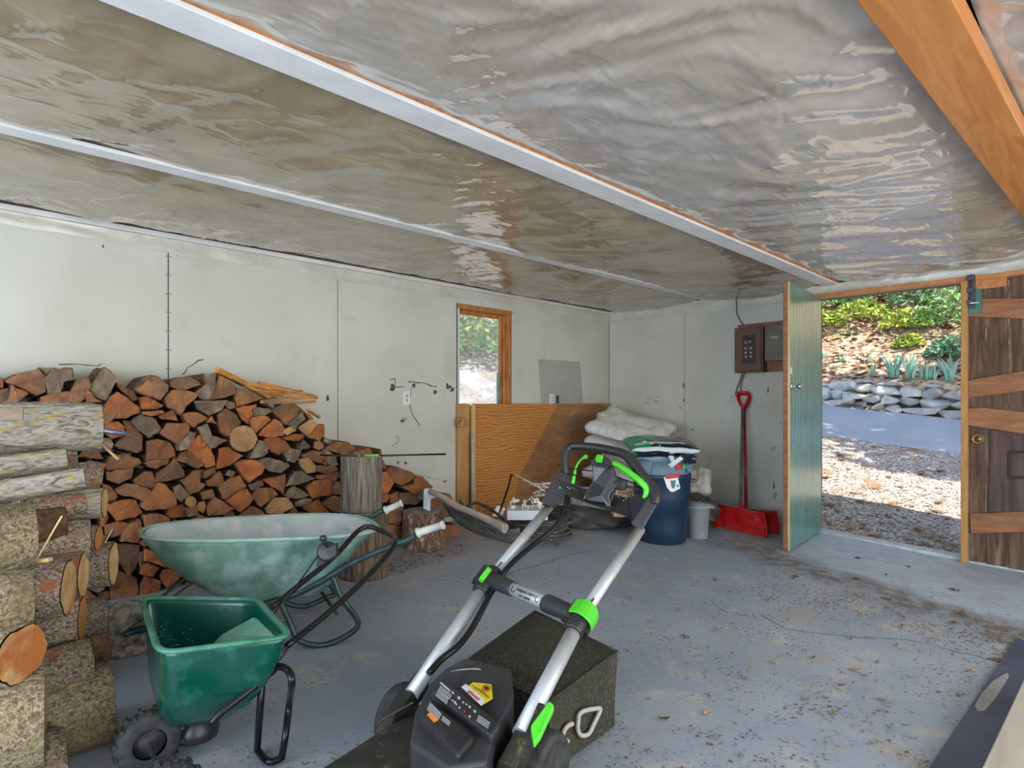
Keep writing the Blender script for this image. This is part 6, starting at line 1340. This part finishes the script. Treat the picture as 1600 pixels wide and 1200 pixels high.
for i,(p,lb) in enumerate([([(776,791),(782,791),(777,808),(769,806)],'white block offcut left of the dark rod foot'),([(786,793),(790,795),(783,810),(778,808)],'smaller white block offcut right of the dark rod foot')]):
    q=MB(); q.prism([U(x,y,5.0) for x,y in p],BB*.05); tag(q.build('white_offcut',wire_w,bevel=.003),lb,'offcut')
p=FL(930,820); lump((p.x+.1,p.y+.1,fz(p.x,p.y)+.06),.42,.38,.13,dark_cloth,'dark_tarp','crumpled dark tarp on the floor below the mower control panel','tarp',9)
p=FL(905,812); lump((p.x+.25,p.y+.3,fz(p.x,p.y)+.06),.2,.22,.18,mat('brown_bundle',(.16,.11,.08),(.3,.22,.16),rough=.9,scale=12,bump=.5),'brown_bundle','brown crumpled bundle partly hidden behind the dark tarp','bundle',12)
cb=thing('cardboard_box',U(975,800,5.35),'small brown cardboard box between mower panel and navy bin','box')
q=MB(); c=U(974,783,5.5); q.obox(c,BA,BB,up,.10,.08,.13); bx_=q.build('box_body',card,parent=cb,bevel=.003)
q=MB(); 
for hw in (.03,.055):
    for s in(-1,1): q.obox(c-BB*.0815+BA*(s*hw)+up*.06,BA,BB,up,.003,.001,hw*.6); 
    q.obox(c-BB*.0815+up*(.06+hw*.6),BA,BB,up,hw,.001,.003)
q.build('printed_frame',lab_k,parent=bx_)
# ---- mat and board, lower right
q=MB(); z_=.02
m0=FL(1588,1001); m1=FL(1440,1222); mw=(m1-m0).cross(up).normalized()*.55
mw=mw if mw.x>mw.y else -mw
q.prism([m0,m0+mw,m1+mw,m1],(0,0,.016)); mt=tag(q.build('rubber_mat',mat('dark_blue_mat',(.05,.065,.10),(.08,.10,.15),rough=.5,scale=3),bevel=.004),'dark blue-grey sheet with a painted oval reflection on the floor, bottom right','mat')
ov=[(1574,1057),(1577,1062),(1568,1078),(1552,1102),(1538,1117),(1527,1117),(1523,1109),(1532,1092),(1552,1070)]
q=MB(); q.prism([FL(x,y)*1.0+Vector((0,0,.019)) for x,y in ov],(0,0,-.002)); q.build('painted_reflection',mat('painted_reflection',(.26,.24,.23),(.32,.30,.29),rough=.6),parent=mt)  # oval reflection painted onto the sheet in a paler colour
q=MB(); a=S(1602,1068,.10); b=S(1560,1150,.10); n0=S(1606,1060,.03); n1=S(1535,1215,.03); nw=(n1-n0).cross(up).normalized()*.18
nw=nw if nw.x>nw.y else -nw
q.prism([n0,n0+nw,n1+nw,n1],(0,0,.035)); tag(q.build('floor_plank',mat('beige_plank',(.42,.36,.30),(.52,.46,.40),rough=.8,scale=5,stretch=(.5,4,1),bump=.1),bevel=.004),'beige wooden plank lying on the dark sheet at the right frame edge','plank')
# ---- leaves and litter on the floor
LV=[(1125,985),(1118,908),(1340,1050),(1350,1058),(1460,1000),(1345,958),(1290,945),(1075,1040),(1165,1062),(1270,1030),(1330,1000),(1400,1010),(1150,1080),(1380,1097),(1303,1118),(1370,1037),(1315,1073),(1520,1050),(1210,1038),(1060,955),(1240,905),(1410,965),(1455,935),(1490,975),(1105,1118),(1038,1126),(1085,1028),(1260,1095),(1430,1060),(1200,940),(985,935),(1000,880),(1505,955),(1385,900),(1025,905)]
def leaf(px,py,i):
    p=FL(px,py); r=random.Random(i); a=r.uniform(0,6.28); l=r.uniform(.011,.024); u=Vector((math.cos(a),math.sin(a),0)); v=Vector((-u.y,u.x,0)); vs=[]
    for k in range(6):
        f=k/5; w_=l*.5*math.sin(math.pi*min(.98,f+.03))**.7; h=.004+.010*(f-.5)**2*4*r.uniform(.5,1); c=p+u*(l*(2*f-1)); vs+=[c-v*w_+up*(h+.004),c+up*h,c+v*w_+up*(h+.006)]
    q=MB(); q.add(vs,[(3*k+j,3*k+j+1,3*k+4+j,3*k+3+j) for k in range(5) for j in(0,1)],0,True)
    return tag(q.build('dry_leaf',leaf_m,solid=.0006),'small curled dry leaf lying on the blue-grey floor','leaf','dry leaves scattered on the floor')
rank([(a,b,leaf(a,b,i)) for i,(a,b) in enumerate(LV)],'dry curled leaf on the floor, %s row from the doorway end, %s from left',22)
def ff(r):
    while 1:
        px=r.uniform(850,1640); py=r.uniform(850,1240)
        t=(px-1200)/400
        band=math.exp(-((py-(905+.26*(px-1190)))/26)**2) if px>1180 else .0
        if r.random()<max(.30*max(0,fbm((px*.012,py*.03,2),1,3)+.15),band) : 
            p=FL(px,py)
            if p.x<6.15: return p.x,p.y,fz(p.x,p.y)-.025*sm((p.x-5.3)/.9)*sm((1.9-p.y)/.9)
litter(8000,ff,'floor_litter',litter_m,.0065,8)
bpy.data.objects['floor_litter']['label']='brown chips, needles and crumbs scattered over the floor'; bpy.data.objects['floor_litter']['category']='litter'
def fb(r):
    while 1:
        px=r.uniform(560,760); py=r.uniform(850,900)
        if inpoly((px,py),[(560,905),(640,858),(720,845),(740,862),(690,878),(640,890),(590,915)]): p=FL(px,py); return p.x,p.y,fz(p.x,p.y)
tag(litter(420,fb,'bark_litter',litter_m,.012,9),'bark crumbs and splinters on the floor around the stumps','litter')
FC=[]
for i,(px,py,s_) in enumerate([(1243,901,.03),(1338,905,.03),(1490,922,.035),(1500,960,.03),(1286,894,.02),(1420,885,.025),(1340,872,.03),(1555,1032,.03),(1385,936,.03),(1070,996,.025)]):
    p=FL(px,py); FC.append((px,py,clump(p.x,p.y,fz(p.x,p.y)-.025*sm((p.x-5.3)/.9)*sm((1.9-p.y)/.9),s_,mat('dark_clump',(.09,.05,.03),(.2,.12,.07),rough=.95,scale=20,vary=.2),'dark needle clod on the floor between doorway and mower','debris','needle clods on the floor',seed=200+i)))
rank(FC,'dark needle clod on the indoor floor, %s row from the doorway, %s from left',16)
